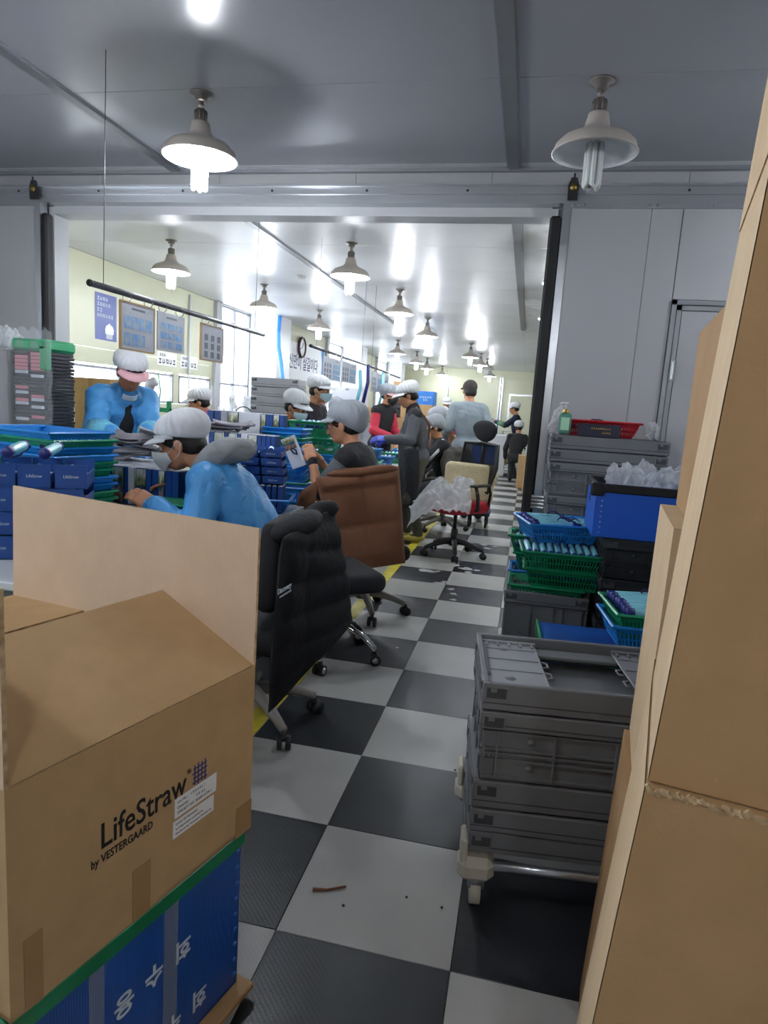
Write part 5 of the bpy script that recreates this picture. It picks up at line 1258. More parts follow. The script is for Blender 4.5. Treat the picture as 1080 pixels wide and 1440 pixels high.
    if vest: garment('vest', vest, .03, None, 0, .005)
    if chest_front:
        g = SDF(); g.ell(chest+RT[:, 1]*.05*sc-RT[:, 2]*.05, np3((.085, .102, .22))*sc, RT, .02, 0)
        obj('undershirt', g.mesh('undershirt', [chest_front], h), o)
    g = SDF(); g.ell(P-np3((0, 0, .02)), np3((.155, .112, .1))*sc, None, k, 0)
    for (a, kn, an) in legs: g.cone(a, kn, .088*sc, .066*sc, .03, 0); g.cone(kn, kn+(an-kn)*.95, .066*sc, .055*sc, .02, 0)
    obj('trousers', g.mesh('trousers', [trou], max(h, .012), wrinkle(sd+50, .006)), o)
    for (a, kn, an) in legs:
        g = SDF(); g.ell(an+np3((0, .055, -.035)), np3((.045, .13, .036))*sc, None, .02, 0).cone(an+np3((0, 0, .02)), an-np3((0, 0, .02)), .043*sc, .043*sc, .02, 0); g.cut((0, 0, .004), (0, 0, -1)); obj('shoe', g.mesh('shoe', [shoe], .012), o)
    # ---- hair, cap, mask, eyes
    if hairy:
        g = SDF(); g.ell(H((0, -.016, .03)), np3((.081, .1, .093))*HS, RH, .01, 0); g.ell(H((0, -.06, -.03)), np3((.07, .055, .06))*HS, RH, .03, 0); g.cut(H((0, .04, -.012)), RH @ np3((0, .72, -.69))); g.cut(H((0, -.02, -.075)), RH @ np3((0, -.1, -1)))
        obj('hair', g.mesh('hair', [HAIR], max(h*.8, .007)), o)
    M4 = Matrix.Translation(HCn) @ Matrix(RH.tolist()).to_4x4() @ Matrix.Diagonal((HS, HS, HS, 1))
    def hput(name, mm): ob = obj(name, mm, o); ob.matrix_local = M4; return ob
    if cap:
        st_ = cap[0]; cm = {'white': CAPW, 'pink': CAPW, 'net': CAPN, 'netpink': CAPN, 'ball': CAPD}[st_]; bm_ = {'white': CAPW, 'pink': CAPP, 'net': CAPN, 'netpink': CAPP, 'ball': CAPD}[st_]
        g = SDF()
        if st_ == 'ball': g.ell((0, -.012, .045), (.087, .107, .088), None, .01, 0); g.cut((0, 0, .028), (0, .12, -1))
        else:
            g.ell((0, -.03, .07), (.104, .122, .078), None, .03, 0); g.ell((0, -.055, .05), (.1, .1, .075), None, .03, 0)
            if st_.startswith('net'): g.ell((0, -.085, .02), (.092, .075, .09), None, .04, 0)
            g.ell((0, -.008, .038), (.085, .104, .03), None, .01, 0)
            g.cut((0, 0, .034 if not st_.startswith('net') else .0), (0, .42 if not st_.startswith('net') else .75, -1))
        def pleat(X, Y, Z):
            an = np.arctan2(X, Y+.03); return .0035*np.sin(an*19)*np.clip((Z-.02)*16, 0, 1)*(1 if st_ != 'ball' else 0)+0*Z
        hput('cap', g.mesh('cap', [cm], max(h*.62, .0065), pleat))
        def br(u, v):
            a = (-1+2*u)*1.25; e = .062*(math.cos(a*.9))**.7*v if abs(a) < 1.7 else 0
            return ((.083+e*.7)*math.sin(a), -.004+(.102+e)*math.cos(a)-.0, .054-.012*v*v-.022*(1-math.cos(a))-.004*v)
        hput('cap_brim', SB().slab(br, 20, 5, .004).mesh('cap_brim', bm_))
        if st_ not in ('ball',):
            def bnd(u, v): a = (-1+2*u)*1.5; return (.0865*math.sin(a), -.006+.1065*math.cos(a), .044+.022*v-.022*(1-math.cos(a)))
            hput('cap_band', SB().slab(bnd, 18, 2, .003).mesh('cap_band', bm_))
    if mask:
        def mk(u, v):
            a = (-1+2*u)*1.2; top_ = .004-.03*abs(math.sin(a)); bot = -.112+.045*abs(math.sin(a)); z = top_+(bot-top_)*v
            pr_ = math.exp(-(a/.45)**2); rad = .078+.03*math.sin(PI*min(1, .25+.65*v))*(.25+pr_)+.008*pr_*(1-v)
            return (.077*math.sin(a)*(1-.18*v*v), .018+rad*math.cos(a)*(1-.1*v*v)+.002, z)
        hput('face_mask', SB().slab(mk, 20, 12, .003).mesh('face_mask', mask))
        for s in (-1, 1):
            hput('ear_strap', SB().tube([(s*.072, .047, -.03), (s*.078, .02, -.012), (s*.084, -.012, .012), (s*.086, -.022, -.005), (s*.08, .0, -.045), (s*.07, .035, -.065)], .0016, 5).mesh('ear_strap', mask))
    if detail > 0:
        for s in (-1, 1):
            q_ = SB(); q_.lathe([(0, -.011), (.006, -.009), (.0105, -.003), (.011, .002), (.008, .008), (0, .011)], 12, (s*.03, .083, .002), rotm(-PI/2)); q_.mat(1, True).lathe([(.0052, .0095), (.004, .011), (0, .0117)], 10, (s*.03, .083, .002), rotm(-PI/2))
            hput('eye', q_.mesh('eye', [EYEW, IRIS]))
            hput('eyebrow', SB().tube([(s*.014, .094, .02), (s*.03, .0925, .026), (s*.047, .081, .021)], [.0025, .0035, .0015], 6).mesh('eyebrow', HAIR))
    o['_'] = 0; del o['_']
    ctx = dict(o=o, H=H, RH=RH, N=N, RT=RT, P=P, mid=mid, chest=chest, arms=arms, sh=sh, sc=sc, hput=hput, loc_=loc_, h=h, legs=legs, s2=s2)
    return ctx
def part_sdf(c, name, m, fn, h=None, disp=None):
    g = SDF(); fn(g); return obj(name, g.mesh(name, [m], h or c['h'], disp), c['o'])

# --- the seated worker in front: blue coverall, grey hood, white mask
c = person('seated worker in blue coat with grey hood and white mask leaning over packs', (-1.225, 3.05), (-.96, -.14), 1.09, .55, .62, .0, (.36, .12, .0), [(-1.66, 2.74, .82), (-1.68, 3.05, .82)], True, COATB, 'long', mask=MASKW, h=.0085, coat_len=.01, detail=2, top_t=.03, cap=('white',), feet=[(-1.45, 2.92, .075), (-1.48, 3.2, .075)])
N, RT, s2 = c['N'], c['RT'], c['s2']
def hood(g):
    b0 = N-unit(s2)*.015
    for a in np.linspace(-2.5, 2.5, 15):
        r = .095+.025*math.cos(a)*-1
        p = b0+RT[:, 0]*math.sin(a)*.1-RT[:, 1]*(math.cos(a)*.085+.02)+RT[:, 2]*(.03+.022*math.cos(a))
        g.ell(p, (.05, .05, .036), RT, .03, 0)
    g.ell(b0-RT[:, 1]*.13+RT[:, 2]*.015, (.125, .095, .062), RT, .04, 0); g.ell(b0-RT[:, 1]*.1+RT[:, 2]*.06, (.1, .06, .035), RT, .04, 0)
    g.ell(b0-RT[:, 1]*.2-RT[:, 2]*.03, (.09, .06, .05), RT, .04, 0)
part_sdf(c, 'hood', HOODG, hood, .009, wrinkle(3, .03, .8))

# --- man bending in blue coat behind the table
c = person('standing worker in blue coat and pink brimmed cap bending over the grey pouches', (-2.82, 4.15), (.80, -.60), 1.0, .88, .40, .0, (.62, -.05, .0), [(-2.38, 3.84, 1.08), (-2.5, 3.66, 1.07)], False, COATB, 'long', cap=('pink',), skin=SKIN2, glove=GLOVEG, h=.0095, coat_len=.35, detail=2, top_t=.035, chest_front=BLK)
part_sdf(c, 'lapel', COATB, lambda g: [g.cone(c['N']+c['RT'] @ np3((s*.05, .05, .03)), c['chest']+c['RT'] @ np3((s*.07, .135, -.12)), .022, .028, .02, 0) for s in (-1, 1)], .009)
for i in (0, 1):
    A_, E_, W_ = c['arms'][i]; obj('sleeve_cover', SB().tube([tuple(E_*.95+W_*.05), tuple(E_*.5+W_*.5), tuple(E_*.08+W_*.92)], [.085, .08, .06], 14).mesh('sleeve_cover', mat('turquoise_sleeve_cover', '#6fbdd8', .5, bump=(10, .6, 5))), c['o'])
def chin(u, v): a = (-1+2*u)*.9; return (.06*math.sin(a), .03+.075*math.cos(a), -.115-.04*v)
c['hput']('chin_mask', SB().slab(chin, 12, 4, .004).mesh('chin_mask', MASKW))

# --- seated woman with grey net cap, vest, glasses, holding a pack
c = person('seated woman in grey net cap, glasses and black vest holding a picture pack', (-.955, 4.03), (-.97, .12), 1.02, .575, .2, .0, (.22, .12, .0), [(-1.285, 3.92, .99), (-1.29, 4.12, .96)], True, KNIT, 'short', vest=BLK, cap=('net',), h=.0085, detail=2, skin=SKIN, top_t=.016, feet=[(-1.3, 3.95, .075), (-1.3, 4.15, .075)], fing=.9)
for s in (-1, 1):
    pts = [(s*.03+.024*math.cos(a), .112-.010*abs(math.cos(a)), -.001+.016*math.sin(a)) for a in np.linspace(0, 2*PI, 17)[:-1]]
    fr_ = c['hput']('glasses', SB().tube(pts, .0022, 6, close=True).tube([(s*.054, .1, .003), (s*.074, .06, .006), (s*.08, -.005, .004)], .002, 6).mesh('glasses', mat('red_glasses_frame', '#7a1f30', .3)))
c['hput']('glasses_bridge', SB().tube([(-.008, .113, .002), (.008, .113, .002)], .0022, 6).mesh('glasses_bridge', mat('red_glasses_frame', '#7a1f30', .3)))
w = c['arms'][0][2]; e_ = c['arms'][0][1]; dd = unit(w-e_)
part_sdf(c, 'wrist_watch', BLK, lambda g: g.cone(w-dd*.03, w-dd*.012, .031, .031, .004, 0), .006)
pk = thing('held_pack', 'picture pack with white back held by the seated woman', 'pack', (-1.375, 3.93, .945), -1.2); pk.rotation_euler = (.25, -.35, -.45)
B().bbox((0, 0, .09), (.11, .022, .2), .002).build('pack_sleeve', M_pwhite, pk); B().box((-.001, -.0118, .15), (.106, .001, .078)).build('front_print', M_pic[0], pk)
SB().tube([(.01, -.014, .12), (.04, -.016, .1), (.035, -.016, .07), (.01, -.014, .085), (.0, -.014, .11)], .005, 7, close=True).build('lanyard', M_cordm, pk)

# --- standing woman with apron and blue gloves
c = person('standing woman in grey sweater, black vest and apron with blue gloves', (-1.05, 6.62), (-.96, -.28), .97, .86, .18, 0, (.45, .05, 0), [(-1.33, 6.3, 1.04), (-1.36, 6.48, 1.02)], False, KNIT, 'long', vest=None, cap=('white',), glove=GLOVEB, h=.0105, trou=OLIVE, shoe=SHOEY, detail=1, top_t=.018)
def apr(u, v):
    a = (-1+2*u)*1.75; P_ = c['P']; z = P_[2]+.12-.62*v; r = .175+.01*math.sin(9*u+2); return (r*math.sin(a)*1.0, .0+(.15+.012*math.sin(13*u))*math.cos(a)+.05*(1-v), z)
obj('apron', SB().slab(apr, 22, 12, .006).mesh('apron', APRON), c['o'])
part_sdf(c, 'shoulder_yoke', BLK, lambda g: (g.cone(c['sh'][0], c['N']-unit(c['s2'])*.03, .072, .074, .03, 0), g.cone(c['sh'][1], c['N']-unit(c['s2'])*.03, .072, .074, .03, 0), g.cone(c['N']-unit(c['s2'])*.04, c['N']+unit(c['s2'])*.03, .072, .066, .02, 0)), .011)
for s in (-1, 1):
    pts = [c['N']+c['RT'] @ np3((s*.07, -.02, .03)), c['N']+c['RT'] @ np3((s*.1, -.085, -.06)), c['chest']+c['RT'] @ np3((s*.06, -.14, 0)), c['mid']+c['RT'] @ np3((-s*.02, -.135, .02)), c['mid']+c['RT'] @ np3((-s*.12, -.09, -.1))]
    obj('apron_strap', SB().tube([tuple(p) for p in pts], .011, 6).mesh('apron_strap', STRAP), c['o'])

# --- man seen from behind
c = person('man in grey t-shirt and dark cap seen from behind in the aisle', (-.73, 8.42), (-.22, .97), 1.06, .93, .05, 0, (.12, .12, 0), [(-.95, 8.6, 1.02), (-.5, 8.66, 1.02)], False, GREYT, 'short', cap=('ball',), h=.012, trou=TROU, detail=1, top_t=.024, skin=SKIN, feet=[(-.68, 8.4, .075), (-.5, 8.45, .075)])
c['hput']('cap_strap', SB().slab(lambda u, v: ((-1+2*u)*.045, -.1+.006*(2*u-1)**2*6, .01+.024*v), 10, 2, .006).mesh('cap_strap', HAIR))
# --- worker in red sleeves and black vest
c = person('worker with red sleeves, black vest and black mask beyond the seated woman', (-1.87, 8.45), (.9, -.4), .98, .87, .12, 0, (.35, -.1, 0), [(-1.56, 8.3, 1.0), (-1.67, 8.17, .98)], False, BLK, 'none', vest=BLK, cap=('netpink',), mask=MASKK, h=.0115, sleeve_m=REDC, trou=BLK, detail=1)
# --- dark sweater worker with mask, facing right
c = person('worker in dark sweater with pale mask standing beside the grey crate stack', (-2.08, 6.1), (.97, -.25), .95, .86, .16, 0, (.18, 0, 0), [(-1.78, 5.9, 1.05), (-1.8, 6.1, 1.03)], False, mat('dark_plum_sweater', '#2b262e', .85, bump=(12, .3, 4)), 'long', cap=('white',), mask=MASKB, h=.0115, detail=1)
# --- lowered white cap in front of the crates
c = person('seated worker with bowed white cap and mask in front of the crate stack', (-2.12, 5.42), (.93, -.36), .95, .72, .3, 0, (.4, 0, 0), [(-1.86, 5.2, .95), (-1.82, 5.42, .95)], True, NAVYC, 'long', cap=('white',), mask=MASKB, h=.0115, detail=1, skin=SKIN2)
# --- window side worker with pink scarf
c = person('worker in navy jacket and pink scarf seated by the left windows', (-3.02, 6.1), (-.85, -.5), .95, .68, .22, 0, (.3, 0, 0), [(-3.4, 6.0, .9), (-3.35, 5.8, .9)], True, NAVYC, 'long', cap=('white',), h=.0125, detail=1, top_t=.03)
part_sdf(c, 'scarf', SCARF, lambda g: (g.ell(c['N']+c['RT'] @ np3((0, 0, .03)), (.1, .09, .05), c['RT'], .03, 0), g.ell(c['N']+c['RT'] @ np3((0, .06, -.02)), (.07, .05, .06), c['RT'], .03, 0)), .012, wrinkle(5, .012))
# --- purple worker and further bowed cap behind
c = person('worker in purple mostly hidden behind the dark sweater', (-2.75, 8.1), (.9, .3), .93, .82, .15, 0, (.3, 0, 0), None, False, PURP, 'long', cap=('white',), h=.015, detail=0)
c = person('worker with pale cap bowed low behind the masked worker', (-2.42, 7.55), (.9, -.2), .93, .72, .35, 0, (.8, 0, 0), [(-2.1, 7.45, .98), (-2.1, 7.65, .98)], True, BLK, 'long', cap=('net',), h=.015, detail=0)
# --- seated in black jacket with white stripe, on chair
c = person('seated worker in black jacket with white stripe beside the man in the aisle', (-.86, 7.35), (-.92, -.38), .95, .56, .2, 0, (.5, .1, 0), [(-1.25, 7.1, .9), (-1.22, 7.35, .88)], True, BLK, 'long', cap=('net',), h=.0115, detail=1, top_t=.025)
a_, e_, w_ = c['arms'][0]
st_o = c['sh'][0]; 
for i, (A_, E_, W_) in enumerate(c['arms']):
    pts = [A_+np3((0, 0, .066)), (A_+E_)/2+unit(np3((-1 if i == 0 else 1, -.5, .6)))*.064, E_+unit(np3((-1 if i == 0 else 1, -.6, .3)))*.058]
    obj('sleeve_stripe', SB().tube([tuple(p) for p in pts], .02, 8).mesh('sleeve_stripe', CAPW), c['o'])
ch6 = office_chair('chair with chrome arms under the seated striped worker', (-.84, 7.37, 0), (-.92, -.38), 20, 'grey', M_fabk, arms=False, back='pad', seat_z=.46)
for s in (-1, 1): SB().tube([(s*.24, .12, .44), (s*.27, .16, .6), (s*.27, .05, .68), (s*.26, -.12, .66), (s*.24, -.2, .5), (s*.2, -.2, .44)], .013, 8).build('chrome_arm', M_chrome, ch6)
gcm = SDF()
for (x, y, z, rx, ry, rz_) in ((-.7, 7.2, .92, .17, .06, .06), (-.74, 7.16, .82, .16, .05, .12), (-.68, 7.2, .72, .15, .05, .12), (-.8, 7.08, .78, .07, .06, .15), (-.58, 7.3, .75, .06, .05, .14)): gcm.ell((x+.7, y-7.2, z-.6), (rx, ry, rz_), rotm(0, 0, .72), .04, 0)
gc_ = obj('draped_coat', gcm.mesh('draped_coat', [mat('grey_brown_coat', '#4d4a47', .8, bump=(12, .3, 4))], .012, wrinkle(9, .03, 1.1)), None, (-.7, 7.2, .6)); tag(gc_, 'grey brown coat hung over the chair of the striped worker', 'coat')
c = person('worker with net cap right behind the striped jacket', (-1.08, 9.1), (-.8, -.5), 1.0, .62, .2, 0, (.4, 0, 0), [(-1.4, 8.9, .95), (-1.4, 9.1, .95)], True, KNIT, 'long', cap=('net',), h=.014, detail=0)
# --- distant workers
c = person('distant worker in navy with white cap before the blue boxes', (-2.02, 13.6), (.6, -.8), .97, .64, .25, 0, (.3, .3, 0), [(-1.8, 13.3, .95), (-1.95, 13.25, .95)], True, NAVYC, 'long', cap=('white',), h=.02, detail=0)
c = person('distant worker in white cap and grey top beside the navy one', (-1.83, 14.4), (.5, -.85), .95, .7, .15, 0, (.3, 0, 0), None, True, KNIT, 'long', cap=('white',), h=.022, detail=0)
c = person('distant worker with red collar and white cap at the back', (-1.85, 15.2), (.2, -1), 1.0, .88, .1, 0, (.35, 0, 0), None, False, REDC, 'long', cap=('white',), h=.022, detail=0)
c = person('distant worker in navy overalls reaching out to the left by the far door', (-.2, 14.6), (-.95, .1), .98, .87, .1, 0, (.25, 0, 0), [(-.68, 14.5, 1.2), (-.66, 14.75, 1.2)], False, NAVYC, 'long', cap=('white',), h=.018, detail=0)
for s in (0, 1):
    A_, E_, W_ = c['arms'][s]; obj('sleeve_cover', SB().tube([tuple(E_), tuple(E_*.3+W_*.7)], [.06, .045], 10).mesh('sleeve_cover', GREENC), c['o'])
c = person('distant seated worker in black with round white cap seen from behind', (-.17, 13.6), (.1, 1), .95, .52, .2, 0, (.2, 0, 0), None, True, BLK, 'long', cap=('white',), h=.018, detail=0)
# ================================================================ hanging rods, papers, wall things, far clutter
M_rod = mat('grey_pipe', '#6c6c70', .4, .5); M_wire = mat('thin_wire', '#55575c', .5, .5)
M_pgrey = mat('printed_sheet_grey', '#aeb3bd', .5, var=(14, '#a2a8b4', .4)); M_frame = mat('thin_wood_frame', '#a07f52', .5); M_photo = mat('blue_photo_print', '#3f86c8', .4, var=(22, '#b0b8a4', .6)); M_txt = mat('grey_print', '#6a6f7c', .6); M_post = mat('navy_poster', '#2b3f8c', .4)
RX = -1.95
def rod(label, y0, y1, z0, z1, wires):
    t = thing('hanging_pipe', label, 'pipe', (RX, (y0+y1)/2, 0), 0, 'pipes hung from the ceiling over the tables'); ym = (y0+y1)/2
    f = lambda y: z0+(z1-z0)*(y-y0)/(y1-y0)
    SB().cyl((0, y0-ym, z0), (0, y1-ym, z1), .015, 12).build('pipe', M_rod, t)
    SB().lathe([(.010, 0), (.0155, 0), (.0155, .012), (.010, .012)], 14, (0, 0, 0), rotm(PI/2)).build('open_end', M_rubber, t, (0, y0-ym+.001, z0))
    for y in wires: SB().cyl((0, y-ym, f(y)+.014), (0, y-ym+.02, HC), .0018, 5).build('wire', M_wire, t)
    return f
f1 = rod('grey pipe hung by wires above the near table', 2.69, 4.66, 1.80, 1.81, (2.78, 4.5)); f2 = rod('grey pipe hung by wires above the middle of the far table', 5.75, 7.8, 1.84, 1.83, (5.9, 7.6)); f3 = rod('grey pipe hung by wires at the far end of the tables', 7.95, 9.97, 1.83, 1.80, (8.1, 9.8))
def hung(label, y0, y1, z0, z1, kind, frame=True, x=RX, group='framed sheets hung on the pipes', rings=True):
    t = thing('hung_sheet', label, 'notice sheet', (x, (y0+y1)/2, (z0+z1)/2), 0, group); w, h = y1-y0, z1-z0
    B().b2((-.004, -w/2, -h/2), (.004, w/2, h/2)).build('sheet', M_pgrey if kind != 'white' else M_white, t)
    if frame:
        q = B()
        for s in (-1, 1): q.b2((-.006, s*w/2-.004, -h/2), (.006, s*w/2+.004, h/2)); q.b2((-.006, -w/2, s*h/2-.004), (.006, w/2, s*h/2+.004))
        q.build('frame', M_frame, t)
    cells = {'photos': [(i, j) for j in range(2) for i in range(4)], 'blue': [(i, j) for j in range(3) for i in range(3)], 'text': [(i, j) for j in range(3) for i in range(3)], 'white': []}[kind]
    nx, ny = (4, 2) if kind == 'photos' else (3, 3)
    for (i, j) in cells:
        if kind == 'photos' and j == 1 and i == 3: continue
        cw, chh = w*.86/nx, h*.62/ny; cy = -w*.43+cw*(i+.5); cz = h*.26-chh*1.15*(j+.5)
        sc_ = .82 if kind != 'text' else .5
        B().b2((.0045, cy-cw*sc_/2, cz-chh*.42), (.0052, cy+cw*sc_/2, cz+chh*.42)).build('printed_picture' if kind != 'text' else 'printed_block', M_photo if kind != 'text' else M_txt, t)
    if kind in ('photos', 'blue'): B().b2((.0045, -w*.2, h*.36), (.0052, w*.2, h*.40)).build('printed_title', M_txt, t)
    if rings:
        for s in (-1, 1):
            SB().tube([(0, s*w*.32+.012*math.cos(a)*0, h/2+.02+.03*math.sin(a)+.012) if False else (.024*math.cos(a), s*w*.32, h/2+.022+.026*math.sin(a)) for a in np.linspace(0, 2*PI, 15)[:-1]], .002, 5, close=True).build('ring', M_chrome, t)
    return t
hung('framed sheet of pale photos first on the near pipe', 2.91, 3.2, 1.54, 1.765, 'photos'); hung('sheet of nine blue photos second on the near pipe', 3.235, 3.51, 1.565, 1.765, 'blue', False); hung('framed text sheet third on the near pipe', 3.71, 4.0, 1.555, 1.765, 'text')
hung('grey sheet with blue edge first on the middle pipe', 6.12, 6.42, 1.57, 1.79, 'text', False); hung('sheet with blue photos second on the middle pipe', 6.44, 6.72, 1.57, 1.79, 'blue', False); hung('pale text sheet third on the middle pipe', 6.78, 7.06, 1.58, 1.79, 'text', False); hung('pale sheet fourth on the middle pipe', 7.08, 7.36, 1.58, 1.79, 'photos', False)
hung('pale sheet first on the far pipe', 8.15, 8.42, 1.53, 1.78, 'text', False); hung('pale sheet second on the far pipe', 8.45, 8.72, 1.53, 1.78, 'photos', False); hung('pale sheet last on the far pipe', 8.9, 9.15, 1.53, 1.76, 'text', False)
for i, (y, z, m, lab) in enumerate([(7.92, 1.63, M_navy, 'navy strap hanging on the far pipe'), (7.55, 1.55, M_straw, 'turquoise strap hanging on the middle pipe'), (8.78, 1.6, M_straw, 'turquoise strap hanging on the far pipe')]):
    tag(SB().tube([(RX, y, z+.2), (RX+.01, y+.02*i, z), (RX-.02, y-.06, z-.25)], .022, 8).build('hanging_strap', m), lab, 'strap')
# notices below the pipe: two sheets with lettering
for (y, lab) in ((8.38, 'left white notice with bold letters on the cream wall'), (8.98, 'right white notice with bold letters on the cream wall')):
    t = thing('wall_notice', lab, 'notice', (XL+.002, y, 1.80)); B().b2((0, -.25, -.09), (.002, .25, .09)).build('sheet', M_white, t)
    place(glyphs(3, .05, M_ink, 11), 'lettering', t, (.003, -.12, .05), (0, 1, 0), (0, 0, 1)); place(glyphs(5, .085, M_ink, 12+int(y)), 'lettering', t, (.003, 0, -.035), (0, 1, 0), (0, 0, 1))
po = thing('wall_poster', 'navy poster with white lettering and teapot on the cream wall', 'poster', (XL+.002, 7.03, 2.16))
B().b2((0, -.2, -.26), (.002, .2, .26)).build('sheet', M_post, po)
for k, n in enumerate((4, 5, 2, 6)): place(glyphs(n, .048, M_wprint, 20+k), 'lettering', po, (.003, -.17+n*.0255, .2-.062*k), (0, 1, 0), (0, 0, 1))
SB().tube([(.003, -.1+.05*math.cos(a), -.12+.075*math.sin(a)) for a in np.linspace(0, 2*PI, 17)[:-1]], .012, 6, close=True).build('handle_print', M_white, po).scale = (.1, 1, 1)
q = SB().lathe([(.0, .0), (.05, 0), (.08, .02), (.085, .07), (.06, .11), (.03, .12), (.012, .135), (0, .14)], 18).mesh('teapot_print', M_white); q.transform(Matrix.Diagonal((.02, 1, 1, 1))); obj('teapot_print', q, po, (.0035, .06, -.2))
B().b2((.003, .0, -.24), (.0036, .12, -.18)).build('spout_print', M_pgrey, po)
for (y, z, lab) in ((7.55, 1.47, 'small white notice on the low window'), (9.68, 1.35, 'small white notice beside the tall window')): tag(B().b2((XL+.005, y, z-.15), (XL+.008, y+.2, z+.15)).build('wall_notice', M_white), lab, 'notice')
# conduit on the wall
tag(SB().tube([(XL+.02, 8.95, 2.75), (XL+.02, 8.95, 1.2), (XL+.02, 8.95, .9)], .018, 8).build('conduit', M_pill), 'thin grey conduit on the cream wall above the windows', 'conduit')
# banner, clock and hose
bn = thing('wall_banner', 'white banner with navy Korean lettering and a blue curved end', 'banner', (X2+.004, 13.15, 2.13))
B().b2((0, -1.35, -.36), (.004, 1.35, .36)).build('banner_cloth', M_white, bn)
place(text_me('혁신만이 살길이다', .31, mat('navy_letters', '#39406a', .6), .0008, bold=.004, sx=.86), 'lettering', bn, (.006, -.12, -.03), (0, 1, 0), (0, 0, 1))
B().grid(lambda u, v: (.006, 1.1+.1*math.sin(v*PI)-.02+u*(.25-.1*math.sin(v*PI)), -.36+.72*v), 2, 12).build('blue_edge', mat('banner_blue', '#2f8fd8', .5), bn)
B().grid(lambda u, v: (.006, -1.35+u*(.12+.05*math.sin(v*PI)), -.36+.72*v), 2, 12).build('blue_edge', mat('banner_blue', '#2f8fd8', .5), bn)
ck = thing('wall_clock', 'round wall clock with dark rim above the banner', 'clock', (X2+.02, 12.9, 2.42))
R90 = rotm(0, PI/2, 0)
SB().lathe([(.17, 0), (.205, .0), (.21, .02), (.2, .045), (.175, .045), (.17, .03)], 28, (0, 0, 0), R90).build('rim', mat('dark_red_wood', '#3c1d20', .35), ck)
B().lathe([(0, .02), (.175, .02)], 28, (0, 0, 0), R90).build('dial', M_white, ck)
for a, l in ((.5, .1), (-1.9, .14)): B().box((.026, l/2*math.sin(a), l/2*math.cos(a)), (.004, .012, l), rotm(-a)).build('hand', M_ink, ck)
hs = SB().tube([(-4.34, 11.07, 2.78), (-4.345, 11.05, 2.5), (-4.33, 11.04, 2.25), (-4.27, 11.05, 1.95), (-4.22, 11.05, 1.6), (-4.2, 11.05, .9), (-4.2, 11.05, .3)], .032, 10).build('blue_hose', mat('blue_hose', '#2f86dd', .35)); tag(hs, 'blue hose running down the pale pillar', 'hose')
# green stand with grey flexible duct
gs = thing('green_stand', 'green machine stand by the low windows', 'stand', (-4.2, 7.0, 0))
for s in (-1, 1): B().b2((s*.14-.02, -.02, 0), (s*.14+.02, .02, 1.25)).build('post', M_green, gs)
B().b2((-.16, -.025, 1.12), (.16, .025, 1.17)).build('crossbar', M_green, gs); B().bbox((0, 0, 1.0), (.22, .12, .12), .01).build('gearbox', M_green, gs); SB().tube([(.0, 0, 1.17), (.03, 0, 1.35), (0, 0, 1.55)], .012, 8).build('hook_arm', mat('pale_green', '#a9cdb4', .5), gs)
q = SB(); prof = [(-.02, z) for z in ()]
q.tube([(0, 0, -.72), (0, 0, .45), (.0, 0, .62), (.04, 0, .72), (.1, 0, .75)], .06, 12)
for i in range(34): q.tube([(.064*math.cos(a), .064*math.sin(a), -.66+.037*i) for a in np.linspace(0, 2*PI, 15)[:-1]], .008, 5, close=True)
dz = q.build('flexible_duct', mat('grey_duct', '#8f9096', .5), None, (-4.52, 7.3, .72)); tag(dz, 'grey corrugated flexible duct beside the green stand', 'duct')
crumple('plastic_bag', 'big white plastic bag hanging in front of the tall window', (-3.3, 7.1, .72), (.2, .2, .42), 21, film('white_plastic_bag', '#e9edf0', .35, .2), h=.02)
lpw = SB().tube([(-3.0+.1*math.cos(a), 6.7, 1.15+.1*math.sin(a)) for a in np.linspace(0, PI, 10)], .006, 6).build('wire_loop', M_rubber); tag(lpw, 'black wire hoop standing above the table', 'wire')
# far clutter
def fbox(label, x0, x1, y, z0, z1, m, d=.4, name='carton', cat='carton', prints=None, group=None):
    t = thing(name, label, cat, ((x0+x1)/2, y+d/2, z0), random.uniform(-.04, .04), group); w, h = x1-x0, z1-z0
    B().bbox((0, 0, h/2), (w, d, h), .006).build('body', m, t)
    B().box((0, -d/2-.001, h*.94), (w*.12, .002, h*.12)).build('tape', M_ptape if m in (M_kraft, M_kraft2) else M_clear, t)
    if prints: [place(glyphs(n_, h*prints[2], prints[1], 40+n_), 'print', t, (0, -d/2-.002, h*(.58-.2*k_)), (1, 0, 0), (0, 0, 1)) for k_, n_ in enumerate(prints[0])]
    return t
M_redp = mat('red_carton_print', '#b0543c', .6)
fbox('brown carton with red print behind the black masked worker', -1.98, -1.55, 9.9, .86, 1.2, M_kraft, .4, prints=((3, 4), M_redp, .14)); fbox('large brown carton on top behind the apron worker', -1.9, -1.42, 9.95, 1.205, 1.42, M_kraft, .4); fbox('brown carton at the floor behind the apron worker', -2.0, -1.5, 9.9, 0, .855, M_kraft, .45)
fbox('brown carton standing right of the red printed one', -1.5, -1.2, 10.4, 0, 1.3, M_kraft, .35)
for i, (x0, x1, y, z0, z1, m) in enumerate([(-2.75, -2.35, 9.1, .0, 1.25, M_pwhite), (-2.75, -2.3, 9.1, 1.255, 1.58, M_pwhite), (-2.3, -2.0, 9.3, 0, 1.1, M_pwhite), (-3.1, -2.78, 10.2, 0, 1.2, M_pwhite), (-2.3, -2.02, 9.3, 1.105, 1.33, M_kraft)]):
    fbox('%s far behind the hanging sheets' % ('tall white carton', 'white carton on the tall one', 'low white carton', 'left white carton', 'small brown carton on white')[i], x0, x1, y, z0, z1, m)
